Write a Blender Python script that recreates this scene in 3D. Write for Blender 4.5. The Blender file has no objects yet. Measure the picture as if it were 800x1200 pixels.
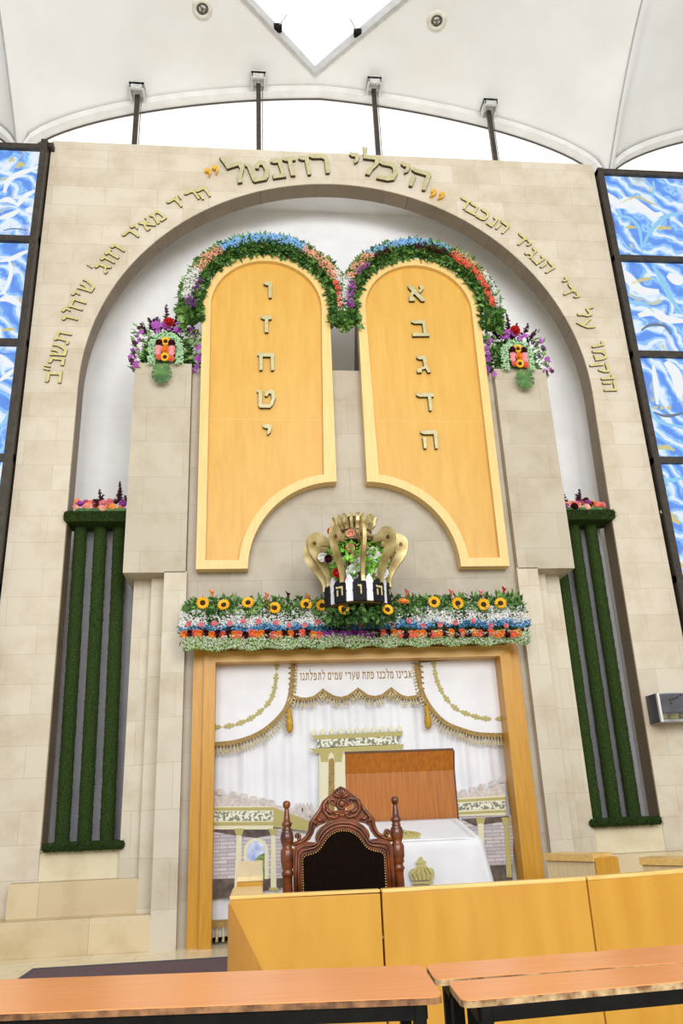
import bpy, math, random
from mathutils import Vector, Matrix
from mathutils.geometry import tessellate_polygon
random.seed(7)
PI = math.pi
sc = bpy.context.scene
col = sc.collection

# ------------------------------------------------------------------ camera
FPX = 935.248
PIT, ROL, YAW = math.radians(20.48), math.radians(2.41), math.radians(6.39)
CAM = Vector((-1.12, -9.2, 1.2))
_f0 = Vector((math.sin(YAW), math.cos(YAW), 0)); _r0 = Vector((math.cos(YAW), -math.sin(YAW), 0))
FWD = _f0 * math.cos(PIT) + Vector((0, 0, math.sin(PIT)))
_u0 = -_f0 * math.sin(PIT) + Vector((0, 0, math.cos(PIT)))
RGT = math.cos(ROL) * _r0 - math.sin(ROL) * _u0
UPV = math.sin(ROL) * _r0 + math.cos(ROL) * _u0

def ray(x, y): return FWD + RGT * ((x - 400) / FPX) + UPV * ((600 - y) / FPX)
def W(x, y, Y):                       # point of the plane at depth Y seen at a photo pixel
    d = ray(x, y); return CAM + d * ((Y - CAM.y) / d.y)
def WZ(x, y, Z):
    d = ray(x, y); return CAM + d * ((Z - CAM.z) / d.z)

cd = bpy.data.cameras.new('camera'); cam = bpy.data.objects.new('camera', cd); col.objects.link(cam)
M = Matrix.Identity(4)
for i in range(3):
    M[i][0] = RGT[i]; M[i][1] = UPV[i]; M[i][2] = -FWD[i]; M[i][3] = CAM[i]
cam.matrix_world = M
cd.sensor_fit = 'HORIZONTAL'; cd.sensor_width = 36; cd.lens = FPX / 800 * 36; cd.clip_end = 200
sc.camera = cam

# ------------------------------------------------------------------ materials
def srgb(c):
    return tuple(((v / 255) / 12.92 if v / 255 <= .04045 else ((v / 255 + .055) / 1.055) ** 2.4) for v in c) + (1,)
def base(name, c, rough=.6, metal=0, spec=.4):
    m = bpy.data.materials.new(name); m.use_nodes = True
    nt = m.node_tree; b = nt.nodes['Principled BSDF']
    b.inputs['Base Color'].default_value = srgb(c); b.inputs['Roughness'].default_value = rough
    b.inputs['Metallic'].default_value = metal; b.inputs['Specular IOR Level'].default_value = spec
    return m, nt, b
def N(nt, t, **kw):
    n = nt.nodes.new(t)
    for k, v in kw.items(): setattr(n, k, v)
    return n
def ramp(nt, fac, stops):
    r = N(nt, 'ShaderNodeValToRGB'); e = r.color_ramp.elements
    while len(e) < len(stops): e.new(.5)
    for i, (p, c) in enumerate(stops):
        e[i].position = p; e[i].color = srgb(c)
    nt.links.new(fac, r.inputs[0]); return r.outputs[0]
def noisy(name, c1, c2, scale=8, rough=.6, metal=0, spec=.4, bump=0, stretch=(1, 1, 1), detail=4, lo=.35, hi=.65):
    m, nt, b = base(name, c1, rough, metal, spec)
    tc = N(nt, 'ShaderNodeTexCoord'); mp = N(nt, 'ShaderNodeMapping'); mp.inputs['Scale'].default_value = stretch
    nt.links.new(tc.outputs['Object'], mp.inputs[0])
    n = N(nt, 'ShaderNodeTexNoise'); n.inputs['Scale'].default_value = scale; n.inputs['Detail'].default_value = detail
    nt.links.new(mp.outputs[0], n.inputs['Vector'])
    nt.links.new(ramp(nt, n.outputs['Fac'], [(lo, c1), (hi, c2)]), b.inputs['Base Color'])
    if bump:
        bp = N(nt, 'ShaderNodeBump'); bp.inputs['Strength'].default_value = bump; bp.inputs['Distance'].default_value = .02
        nt.links.new(n.outputs['Fac'], bp.inputs['Height']); nt.links.new(bp.outputs[0], b.inputs['Normal'])
    return m
def mixc(nt, a, b, fac, mode='MIX'):
    x = N(nt, 'ShaderNodeMix', data_type='RGBA', blend_type=mode)
    for sock, v in ((0, fac), (6, a), (7, b)):
        if isinstance(v, (int, float)): x.inputs[sock].default_value = v
        elif isinstance(v, tuple): x.inputs[sock].default_value = v
        else: nt.links.new(v, x.inputs[sock])
    return x.outputs[2]
def stone(name, c1, c2, cm, bw=.72, bh=.33, axes='XZ', rough=.45, off=(0, 0), mortar=.004, mott=.5):
    m, nt, b = base(name, c1, rough)
    tc = N(nt, 'ShaderNodeTexCoord'); sp = N(nt, 'ShaderNodeSeparateXYZ'); cb = N(nt, 'ShaderNodeCombineXYZ')
    nt.links.new(tc.outputs['Object'], sp.inputs[0])
    for i, a in enumerate(axes):
        ad = N(nt, 'ShaderNodeMath', operation='ADD'); ad.inputs[1].default_value = off[i]
        nt.links.new(sp.outputs[a], ad.inputs[0]); nt.links.new(ad.outputs[0], cb.inputs[i])
    br = N(nt, 'ShaderNodeTexBrick'); nt.links.new(cb.outputs[0], br.inputs['Vector'])
    br.inputs['Scale'].default_value = 1; br.inputs['Brick Width'].default_value = bw; br.inputs['Row Height'].default_value = bh
    br.inputs['Mortar Size'].default_value = mortar; br.inputs['Mortar Smooth'].default_value = .3
    br.inputs['Color1'].default_value = srgb(c1); br.inputs['Color2'].default_value = srgb(c2); br.inputs['Mortar'].default_value = srgb(cm)
    n = N(nt, 'ShaderNodeTexNoise'); n.inputs['Scale'].default_value = 2.2; n.inputs['Detail'].default_value = 6; n.inputs['Roughness'].default_value = .65
    nt.links.new(tc.outputs['Object'], n.inputs['Vector'])
    mott_c = ramp(nt, n.outputs['Fac'], [(.3, (214, 200, 172)), (.55, (255, 255, 255))])
    nt.links.new(mixc(nt, br.outputs['Color'], mott_c, mott, 'MULTIPLY'), b.inputs['Base Color'])
    return m
def wood(name, c1, c2, axis=2, scale=3, rough=.4, fine=22, spec=.4):
    st = [fine, fine, fine]; st[axis] = 1.0
    return noisy(name, c1, c2, scale, rough, 0, spec, 0, tuple(st), 5, .3, .7)
def emit(name, c, s=1.0):
    m, nt, b = base(name, (30, 34, 40), .5)
    b.inputs['Emission Color'].default_value = srgb(c); b.inputs['Emission Strength'].default_value = s
    return m

MT = {}
MT['stone'] = stone('limestone', (212, 202, 184), (203, 192, 172), (184, 172, 151), mortar=.003)
MT['stone_pier'] = stone('limestone_pier', (208, 199, 180), (199, 189, 169), (180, 169, 148), bw=.9, bh=.46, off=(.2, .1), mortar=.003)
MT['stone_head_shaded'] = stone('limestone_head_shaded', (188, 179, 160), (180, 170, 150), (164, 154, 134), bw=.9, bh=.46, off=(.2, .1), mortar=.003)  # same stone as the pier, darkened against the stronger light up there
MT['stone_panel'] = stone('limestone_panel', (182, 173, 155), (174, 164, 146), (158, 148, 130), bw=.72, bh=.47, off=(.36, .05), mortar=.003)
MT['stone_step'] = stone('limestone_step', (212, 194, 158), (202, 183, 146), (180, 162, 128), bw=1.1, bh=.32)
MT['stone_sill'] = stone('limestone_sill', (226, 214, 182), (222, 210, 178), (196, 184, 156), bw=1.2, bh=.5)
MT["reveal_shaded"] = stone("limestone_reveal_shaded", (136, 119, 95), (126, 110, 87), (110, 96, 76), bw=.5, bh=.4)  # arch lining stone, colour darkened for the shade under the arch
MT['floor'] = stone('floor_stone', (242, 230, 200), (236, 222, 188), (200, 184, 152), bw=.9, bh=.6, axes='XY', rough=.15)
MT['plaster'] = noisy('grey_plaster', (240, 240, 241), (232, 232, 234), 3, .85)
MT['niche_shade'] = noisy('grey_niche_shade', (166, 164, 169), (156, 154, 160), 5, .85)
MT['shell'] = noisy('white_plaster', (229, 229, 228), (222, 221, 219), 1.2, .9)
MT['rim'] = noisy('rim_plaster', (224, 224, 222), (214, 214, 212), 4, .8)
MT['curb'] = noisy('curb_plaster', (192, 192, 191), (178, 178, 178), 8, .85)
MT['joint'] = noisy('joint_grey', (178, 178, 176), (166, 166, 164), 8, .9)
MT['bar'] = noisy('dark_bronze', (58, 52, 46), (72, 66, 58), 12, .45, .3)
MT['steel'] = noisy('grey_bracket', (206, 206, 203), (186, 186, 183), 20, .5, .1)
MT['black'] = noisy('black_steel', (12, 12, 12), (20, 19, 18), 20, .6, 0, .1)
MT['dark'] = noisy('dark_void', (44, 42, 42), (56, 54, 52), 8, .9)
MT['maple'] = wood('tablet_maple', (213, 168, 80), (205, 157, 69), 2, 2.0, .38, 7)
MT['maple_edge'] = wood('tablet_edge_maple', (228, 197, 130), (220, 186, 116), 2, 3, .38, 10)
MT['frame'] = wood('frame_beech', (204, 151, 50), (190, 134, 38), 2, 2.5, .35, 14)
MT['frame_x'] = wood('frame_beech_rail', (214, 168, 82), (202, 152, 66), 0, 2.5, .35, 14)
MT['pew'] = wood('pew_beech', (196, 148, 58), (184, 134, 46), 2, 1.6, .35, 5)
_m = MT['pew']; _nt = _m.node_tree; _b = _nt.nodes['Principled BSDF']; _l = _b.inputs['Base Color'].links[0].from_socket
_tc = N(_nt, 'ShaderNodeTexCoord'); _n = N(_nt, 'ShaderNodeTexNoise'); _n.inputs['Scale'].default_value = 9; _n.inputs['Detail'].default_value = 8; _n.inputs['Roughness'].default_value = .75
_nt.links.new(_tc.outputs['Object'], _n.inputs['Vector'])
_k = ramp(_nt, _n.outputs['Fac'], [(.64, (0, 0, 0)), (.74, (150, 150, 150))])
_nt.links.new(mixc(_nt, _l, srgb((140, 100, 44)), _k), _b.inputs['Base Color'])
MT['pew_shaded'] = wood('pew_beech_shaded', (168, 118, 44), (150, 104, 38), 2, 2.0, .4, 7)
MT['pew_top'] = wood('pew_cap', (232, 196, 124), (214, 172, 96), 0, 3, .35, 12)
MT['pew_pale'] = wood('pew_pale', (226, 206, 162), (214, 190, 142), 2, 3, .4, 9)
MT['desk'] = wood('desk_laminate', (234, 160, 100), (222, 144, 82), 0, 2.2, .3, 26)
MT['chipboard'] = noisy('worn_desk_edge', (196, 170, 128), (110, 74, 44), 30, .7)
MT['dark_edge'] = noisy('dark_desk_edge', (150, 108, 70), (84, 54, 34), 30, .6)
MT['walnut'] = noisy('carved_walnut', (120, 58, 17), (72, 30, 8), 14, .28, 0, .6)
MT['leather'] = noisy('dark_leather', (24, 15, 11), (18, 11, 8), 40, .8, 0, .02, .05)
MT['nail'] = noisy('nail_brass', (196, 160, 96), (160, 120, 64), 30, .35, .8)
MT['oak'] = wood('backboard_oak', (172, 105, 26), (144, 78, 14), 2, 3, .45, 26)
MT['oak_trim'] = wood('backboard_edge', (92, 54, 34), (72, 42, 26), 0, 3, .4, 20)
MT['cloth'] = noisy('white_cloth', (220, 220, 222), (212, 212, 215), 5, .85)
MT['satin'] = noisy('white_satin', (234, 235, 238), (226, 227, 232), 4, .6)
MT['gold_thread'] = noisy('gold_thread', (172, 142, 78), (128, 100, 50), 60, .6)
MT['pale_gold'] = noisy('pale_gold_fringe', (226, 212, 160), (160, 136, 80), 70, .6)
MT['tassel'] = noisy('yellow_tassel', (206, 164, 50), (160, 120, 30), 60, .6)
MT['olive'] = noisy('olive_embroidery', (190, 180, 116), (168, 156, 96), 140, .7)
MT['cream'] = noisy('cream_embroidery', (230, 226, 198), (216, 210, 174), 140, .7)
MT['pattern'] = noisy('scroll_pattern', (230, 229, 214), (128, 130, 104), 34, .7, lo=.46, hi=.56)
MT['print_stone'] = stone('printed_brick', (206, 198, 200), (178, 170, 178), (150, 140, 148), bw=.16, bh=.035, mott=.2)
MT['print_pale'] = noisy('printed_wall', (216, 208, 202), (192, 182, 176), 30, .8)
MT['print_brown'] = noisy('printed_ground', (112, 98, 88), (78, 68, 64), 12, .8)
MT['print_sky'] = noisy('printed_sky', (150, 172, 224), (232, 236, 250), 9, .8)
MT['print_hill'] = noisy('printed_hill', (90, 122, 52), (150, 160, 104), 40, .8)
MT['brass'] = noisy('brushed_brass', (214, 203, 142), (196, 184, 122), 25, .4, .15)
MT['brass_bright'] = noisy('bright_brass', (232, 186, 66), (210, 160, 44), 25, .35, .2)
MT['brass_pale'] = noisy('pale_brass', (196, 188, 146), (178, 170, 128), 25, .4, .15)
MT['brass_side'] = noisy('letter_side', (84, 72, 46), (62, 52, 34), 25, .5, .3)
MT['crown'] = noisy('crown_gold', (206, 190, 138), (156, 134, 80), 7, .42, .4)
MT['crown_dark'] = noisy('crown_dark_gold', (96, 78, 44), (70, 54, 28), 10, .4, .5)  # deeper gold for hoops, finial, disc, bolts and bracket
MT['crown_black'] = noisy('crown_black', (24, 24, 27), (36, 36, 40), 10, .7, 0, .15)
MT['crystal'] = noisy('crown_white', (236, 236, 244), (214, 214, 226), 10, .2)
MT['turf'] = noisy('turf', (34, 48, 22), (66, 88, 42), 90, .95, 0, .1, 1.0)
MT['leaf'] = noisy('leaf_green', (62, 112, 44), (136, 174, 92), 9, .5)
MT['leaf_dark'] = noisy('leaf_dark', (36, 78, 32), (88, 130, 62), 9, .5)
MT['leaf_pale'] = noisy('leaf_pale', (150, 188, 122), (206, 222, 176), 30, .6)
MT['mint'] = noisy('mint_filler', (160, 208, 160), (206, 232, 196), 40, .7)
MT['lime'] = noisy('lime_leaf', (96, 168, 44), (150, 206, 80), 14, .5)
MT['f_white'] = noisy('white_flower', (242, 242, 240), (222, 222, 216), 30, .7)
MT['f_blue'] = noisy('blue_flower', (164, 208, 244), (122, 180, 232), 20, .7)
MT['f_blue2'] = noisy('teal_flower', (92, 150, 190), (58, 112, 158), 20, .7)
MT['f_peach'] = noisy('peach_flower', (242, 192, 162), (228, 160, 132), 20, .7)
MT['f_pink'] = noisy('pink_flower', (240, 162, 166), (228, 126, 138), 20, .6)
MT['f_orange'] = noisy('orange_flower', (246, 166, 72), (232, 126, 48), 20, .6)
MT['f_coral'] = noisy('coral_flower', (244, 142, 110), (228, 104, 82), 20, .6)
MT['f_red'] = noisy('red_flower', (206, 32, 28), (160, 18, 20), 20, .6)
MT['f_burg'] = noisy('burgundy_flower', (82, 10, 26), (54, 6, 18), 20, .6)
MT['f_purple'] = noisy('purple_flower', (150, 72, 166), (112, 40, 128), 20, .6)
MT['f_orchid'] = noisy('orchid_flower', (190, 104, 196), (150, 66, 160), 20, .6)
MT['f_plum'] = noisy('plum_plume', (74, 24, 48), (46, 14, 32), 20, .7)
MT['f_yellow'] = noisy('sunflower_petal', (250, 196, 28), (240, 164, 12), 20, .6)
MT['f_disc'] = noisy('sunflower_disc', (42, 24, 14), (66, 36, 16), 60, .9)
MT['carpet'] = noisy('plum_carpet', (112, 90, 94), (90, 70, 76), 60, .95)
MT['carpet_edge'] = noisy('carpet_binding', (92, 92, 98), (70, 70, 76), 60, .95)
MT['mirror'] = noisy('box_steel', (200, 200, 202), (170, 170, 174), 10, .25, .8)
MT['smoke'] = noisy('smoked_plate', (70, 70, 76), (88, 88, 94), 6, .45)
MT['oil'] = noisy('olive_oil', (156, 150, 20), (116, 108, 10), 18, .2)
MT['lamp_rim'] = noisy('lamp_rim', (222, 218, 206), (206, 202, 190), 10, .6)
MT['lamp_core'] = noisy('lamp_core', (120, 116, 106), (70, 68, 62), 30, .4, .3)
MT['ink'] = noisy('ink', (44, 44, 48), (30, 30, 34), 10, .6)
MT['lit_white'] = emit('daylit_pane', (255, 254, 252), 1.9)

def frosted():
    m, nt, b = base('frosted_clerestory', (240, 238, 234), .6)
    tc = N(nt, 'ShaderNodeTexCoord'); n = N(nt, 'ShaderNodeTexNoise'); n.inputs['Scale'].default_value = .5
    nt.links.new(tc.outputs['Object'], n.inputs['Vector'])
    c = ramp(nt, n.outputs['Fac'], [(.4, (246, 241, 234)), (.6, (255, 255, 255))])
    nt.links.new(c, b.inputs['Emission Color']); b.inputs['Emission Strength'].default_value = .7
    return m
MT['frosted'] = frosted()
def stained(name, seed):
    m, nt, b = base(name, (80, 140, 230), .25)
    tc = N(nt, 'ShaderNodeTexCoord'); mp = N(nt, 'ShaderNodeMapping'); mp.inputs['Location'].default_value = (seed, 0, seed * .7)
    nt.links.new(tc.outputs['Object'], mp.inputs[0])
    n = N(nt, 'ShaderNodeTexNoise'); n.inputs['Scale'].default_value = 1.1; n.inputs['Detail'].default_value = 3
    nt.links.new(mp.outputs[0], n.inputs['Vector'])
    vm = N(nt, 'ShaderNodeVectorMath', operation='MULTIPLY_ADD'); vm.inputs[1].default_value = (1.5, 0, 1.5)
    nt.links.new(n.outputs['Color'], vm.inputs[0]); nt.links.new(mp.outputs[0], vm.inputs[2])
    wv = N(nt, 'ShaderNodeTexWave', bands_direction='DIAGONAL'); wv.inputs['Scale'].default_value = 1.5
    wv.inputs['Distortion'].default_value = 5; wv.inputs['Detail'].default_value = 4; wv.inputs['Detail Scale'].default_value = 1.4
    nt.links.new(vm.outputs[0], wv.inputs['Vector'])
    c = ramp(nt, wv.outputs['Fac'], [(.0, (98, 144, 228)), (.25, (112, 170, 242)), (.45, (168, 216, 250)), (.6, (116, 168, 240)), (.78, (190, 226, 252)), (1, (240, 248, 255))])
    n2 = N(nt, 'ShaderNodeTexNoise'); n2.inputs['Scale'].default_value = 3.2; n2.inputs['Detail'].default_value = 5
    nt.links.new(vm.outputs[0], n2.inputs['Vector'])
    k = ramp(nt, n2.outputs['Fac'], [(.60, (0, 0, 0)), (.68, (255, 255, 255))])
    c2 = mixc(nt, c, srgb((206, 206, 150)), k)
    n3 = N(nt, 'ShaderNodeTexNoise'); n3.inputs['Scale'].default_value = .9; n3.inputs['Detail'].default_value = 4
    nt.links.new(vm.outputs[0], n3.inputs['Vector'])
    k3 = ramp(nt, n3.outputs['Fac'], [(.6, (0, 0, 0)), (.67, (255, 255, 255))])
    c3 = mixc(nt, c2, srgb((252, 254, 255)), k3)
    w2 = N(nt, 'ShaderNodeTexWave', wave_type='RINGS'); w2.inputs['Scale'].default_value = .8; w2.inputs['Distortion'].default_value = 7; w2.inputs['Detail'].default_value = 3; w2.inputs['Detail Scale'].default_value = .9
    nt.links.new(vm.outputs[0], w2.inputs['Vector'])
    k4 = ramp(nt, w2.outputs['Fac'], [(.40, (0, 0, 0)), (.47, (170, 170, 170)), (.54, (0, 0, 0))])
    c3 = mixc(nt, c3, srgb((92, 132, 216)), k4)
    nt.links.new(c3, b.inputs['Emission Color']); b.inputs['Emission Strength'].default_value = 1.4
    b.inputs['Base Color'].default_value = srgb((40, 60, 104))
    return m
MT['glass_a'] = stained('stained_glass_a', 3.0); MT['glass_b'] = stained('stained_glass_b', 8.4)
MT['g_white'] = emit('glass_white', (250, 253, 255), 1.4)
MT['g_cyan'] = emit('glass_cyan', (150, 212, 248), 1.4)
MT['g_yellow'] = emit('glass_yellow', (214, 204, 140), 1.4)
MT['g_grey'] = emit('glass_grey', (116, 130, 150), 1.2)

def clearglass():
    m = bpy.data.materials.new('clear_glass'); m.use_nodes = True; nt = m.node_tree
    for n in list(nt.nodes): nt.nodes.remove(n)
    o = N(nt, 'ShaderNodeOutputMaterial'); mx = N(nt, 'ShaderNodeMixShader'); mx.inputs[0].default_value = .12
    t = N(nt, 'ShaderNodeBsdfTransparent'); g = N(nt, 'ShaderNodeBsdfGlossy'); g.inputs['Roughness'].default_value = .08
    nt.links.new(t.outputs[0], mx.inputs[1]); nt.links.new(g.outputs[0], mx.inputs[2]); nt.links.new(mx.outputs[0], o.inputs[0])
    return m
MT['clear'] = clearglass()

# ------------------------------------------------------------------ mesh helpers
class MB:
    def __init__(s): s.v = []; s.f = []
    def add(s, vf, T=None):
        vs, fs = vf; o = len(s.v)
        s.v += [tuple(T @ Vector(p)) if T else tuple(p) for p in vs]
        s.f += [tuple(i + o for i in f) for f in fs]; return s
def box(x0, x1, y0, y1, z0, z1):
    x0, x1 = min(x0, x1), max(x0, x1)
    v = [(x, y, z) for z in (z0, z1) for y in (y0, y1) for x in (x0, x1)]
    return v, [(0, 2, 3, 1), (4, 5, 7, 6), (0, 1, 5, 4), (1, 3, 7, 5), (3, 2, 6, 7), (2, 0, 4, 6)]
def cbox(x0, x1, y0, y1, z0, z1, c=.01):          # box with chamfered edges
    x0, x1 = min(x0, x1), max(x0, x1)
    v = []; idx = {}
    for sx in (0, 1):
        for sy in (0, 1):
            for sz in (0, 1):
                X, Y, Z = (x0, x1)[sx], (y0, y1)[sy], (z0, z1)[sz]
                dx, dy, dz = c * (1 - 2 * sx), c * (1 - 2 * sy), c * (1 - 2 * sz)
                for a, p in enumerate(((X, Y + dy, Z + dz), (X + dx, Y, Z + dz), (X + dx, Y + dy, Z))):
                    idx[sx, sy, sz, a] = len(v); v.append(p)
    f = []
    for a in range(3):
        for s in (0, 1):
            q = []
            for b, c_ in ((0, 0), (1, 0), (1, 1), (0, 1)):
                k = [b, c_]; k.insert(a, s); q.append(idx[k[0], k[1], k[2], a])
            f.append(tuple(q))
    for a in range(3):
        b, c_ = [i for i in range(3) if i != a]
        for s in (0, 1):
            for t in (0, 1):
                k0 = [0] * 3; k1 = [0] * 3; k0[a] = 0; k1[a] = 1; k0[b] = k1[b] = s; k0[c_] = k1[c_] = t
                f.append((idx[(*k0, b)], idx[(*k1, b)], idx[(*k1, c_)], idx[(*k0, c_)]))
    for sx in (0, 1):
        for sy in (0, 1):
            for sz in (0, 1): f.append(tuple(idx[sx, sy, sz, a] for a in range(3)))
    return v, f
def prism(poly, y0, y1, holes=()):                # XZ outline (with holes) given a thickness in Y
    loops = [list(poly)] + [list(h) for h in holes]
    flat = [p for l in loops for p in l]
    tr = tessellate_polygon([[Vector((p[0], p[1], 0)) for p in l] for l in loops])
    n = len(flat)
    v = [(p[0], y0, p[1]) for p in flat] + [(p[0], y1, p[1]) for p in flat]
    f = [tuple(t) for t in tr] + [tuple(i + n for i in reversed(t)) for t in tr]
    o = 0
    for l in loops:
        m = len(l)
        for i in range(m):
            a, b = o + i, o + (i + 1) % m
            f.append((a, b, b + n, a + n))
        o += m
    return v, f
def lathe(prof, seg=16, c=(0, 0, 0)):             # prof: (r, z)
    v = []; f = []
    for r, z in prof:
        for k in range(seg):
            a = 2 * PI * k / seg; v.append((c[0] + r * math.cos(a), c[1] + r * math.sin(a), c[2] + z))
    for i in range(len(prof) - 1):
        for k in range(seg):
            a = i * seg + k; b = i * seg + (k + 1) % seg
            f.append((a, b, b + seg, a + seg))
    f.append(tuple(reversed(range(seg)))); f.append(tuple(range((len(prof) - 1) * seg, len(prof) * seg)))
    return v, f
def tube(pts, r, seg=8):
    pts = [Vector(p) for p in pts]; n = len(pts)
    rs = r if isinstance(r, (list, tuple)) else [r] * n
    v = []; f = []; up = None
    for i, p in enumerate(pts):
        t = (pts[min(i + 1, n - 1)] - pts[max(i - 1, 0)]).normalized()
        if up is None: up = Vector((0, 1, 0)) if abs(t.y) < .9 else Vector((1, 0, 0))
        s = t.cross(up).normalized(); up = s.cross(t).normalized()
        for k in range(seg):
            a = 2 * PI * k / seg; v.append(tuple(p + (s * math.cos(a) + up * math.sin(a)) * rs[i]))
    for i in range(n - 1):
        for k in range(seg):
            a = i * seg + k; b = i * seg + (k + 1) % seg; f.append((a, b, b + seg, a + seg))
    f.append(tuple(reversed(range(seg)))); f.append(tuple(range((n - 1) * seg, n * seg)))
    return v, f
def sphere(c, r, seg=8, rings=5, sc_=(1, 1, 1)):
    v = [(c[0], c[1], c[2] - r * sc_[2])]; f = []
    for i in range(1, rings):
        th = PI * i / rings
        for k in range(seg):
            a = 2 * PI * k / seg
            v.append((c[0] + r * sc_[0] * math.sin(th) * math.cos(a), c[1] + r * sc_[1] * math.sin(th) * math.sin(a), c[2] - r * sc_[2] * math.cos(th)))
    v.append((c[0], c[1], c[2] + r * sc_[2])); L = len(v) - 1
    for k in range(seg):
        f.append((0, 1 + (k + 1) % seg, 1 + k)); f.append((L, L - seg + k, L - seg + (k + 1) % seg))
    for i in range(rings - 2):
        for k in range(seg):
            a = 1 + i * seg + k; b = 1 + i * seg + (k + 1) % seg; f.append((a, b, b + seg, a + seg))
    return v, f
OCT = ([(1, 0, 0), (-1, 0, 0), (0, 1, 0), (0, -1, 0), (0, 0, 1), (0, 0, -1)],
       [(0, 2, 4), (2, 1, 4), (1, 3, 4), (3, 0, 4), (2, 0, 5), (1, 2, 5), (3, 1, 5), (0, 3, 5)])
def blob(p, r):
    return [(p[0] + v[0] * r, p[1] + v[1] * r, p[2] + v[2] * r) for v in OCT[0]], OCT[1]
def leafq(p, d, nrm, L, w):                        # a folded leaf: base p, direction d
    d = Vector(d).normalized(); s = d.cross(Vector(nrm))
    if s.length < 1e-4: s = d.orthogonal()
    s.normalize(); n = s.cross(d); p = Vector(p)
    v = [p, p + d * L * .45 + s * w + n * w * .25, p + d * L, p + d * L * .45 - s * w + n * w * .25, p + d * L * .5 - n * w * .2]
    return [tuple(q) for q in v], [(0, 1, 4), (1, 2, 4), (4, 2, 3), (0, 4, 3)]
def rvec():
    while 1:
        v = Vector((random.uniform(-1, 1), random.uniform(-1, 1), random.uniform(-1, 1)))
        if .05 < v.length < 1: return v.normalized()
def face_m(p, n, s=1, roll=0):                     # local +Z turned towards n
    n = Vector(n).normalized()
    q = n.to_track_quat('Z', 'Y')
    return Matrix.Translation(Vector(p)) @ q.to_matrix().to_4x4() @ Matrix.Rotation(roll, 4, 'Z') @ Matrix.Scale(s, 4)

WL = {}                                            # world location of every object made
def place(o, parent=None, loc=(0, 0, 0)):
    col.objects.link(o); loc = Vector(loc)
    if parent is not None:
        o.parent = parent; o.location = loc - WL[parent.name]
    else: o.location = loc
    WL[o.name] = loc; return o
def mesh(name, mb, mat, smooth=False):
    if not isinstance(mb, MB): mb = MB().add(mb)
    me = bpy.data.meshes.new(name); me.from_pydata(mb.v, [], mb.f); me.validate(); me.update()
    import bmesh
    b = bmesh.new(); b.from_mesh(me); bmesh.ops.recalc_face_normals(b, faces=b.faces); b.to_mesh(me); b.free()
    me.materials.append(MT[mat])
    if smooth:
        for p in me.polygons: p.use_smooth = True
    return me
def obj(name, mb, mat, parent=None, smooth=False, bevel=0, kind=None):
    o = bpy.data.objects.new(name, mesh(name, mb, mat, smooth)); place(o, parent)
    if bevel:
        m = o.modifiers.new('bevel', 'BEVEL'); m.width = bevel; m.segments = 2; m.limit_method = 'ANGLE'
    if kind: o['kind'] = kind
    return o
def struct(name, mb, mat, parent=None, **k):
    o = obj(name, mb, mat, parent, **k)
    if parent is None: o['kind'] = 'structure'
    return o
def thing(name, loc, label, cat, group=None):
    o = bpy.data.objects.new(name, None); o.empty_display_size = .1; place(o, None, loc)
    tag(o, label, cat, group); return o
def tag(o, label, cat, group=None):
    o['label'] = label; o['category'] = cat
    if group: o['group'] = group
    return o
def sstruct(name, loc):
    o = bpy.data.objects.new(name, None); place(o, None, loc); o['kind'] = 'structure'; return o
def inst(name, me, parent, T):                     # a part sharing mesh data
    o = bpy.data.objects.new(name, me); col.objects.link(o)
    base_ = WL[parent.name] if parent is not None else Vector((0, 0, 0))
    if parent is not None: o.parent = parent
    o.matrix_local = Matrix.Translation(-base_) @ T
    WL[o.name] = T.translation.copy(); return o

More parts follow.
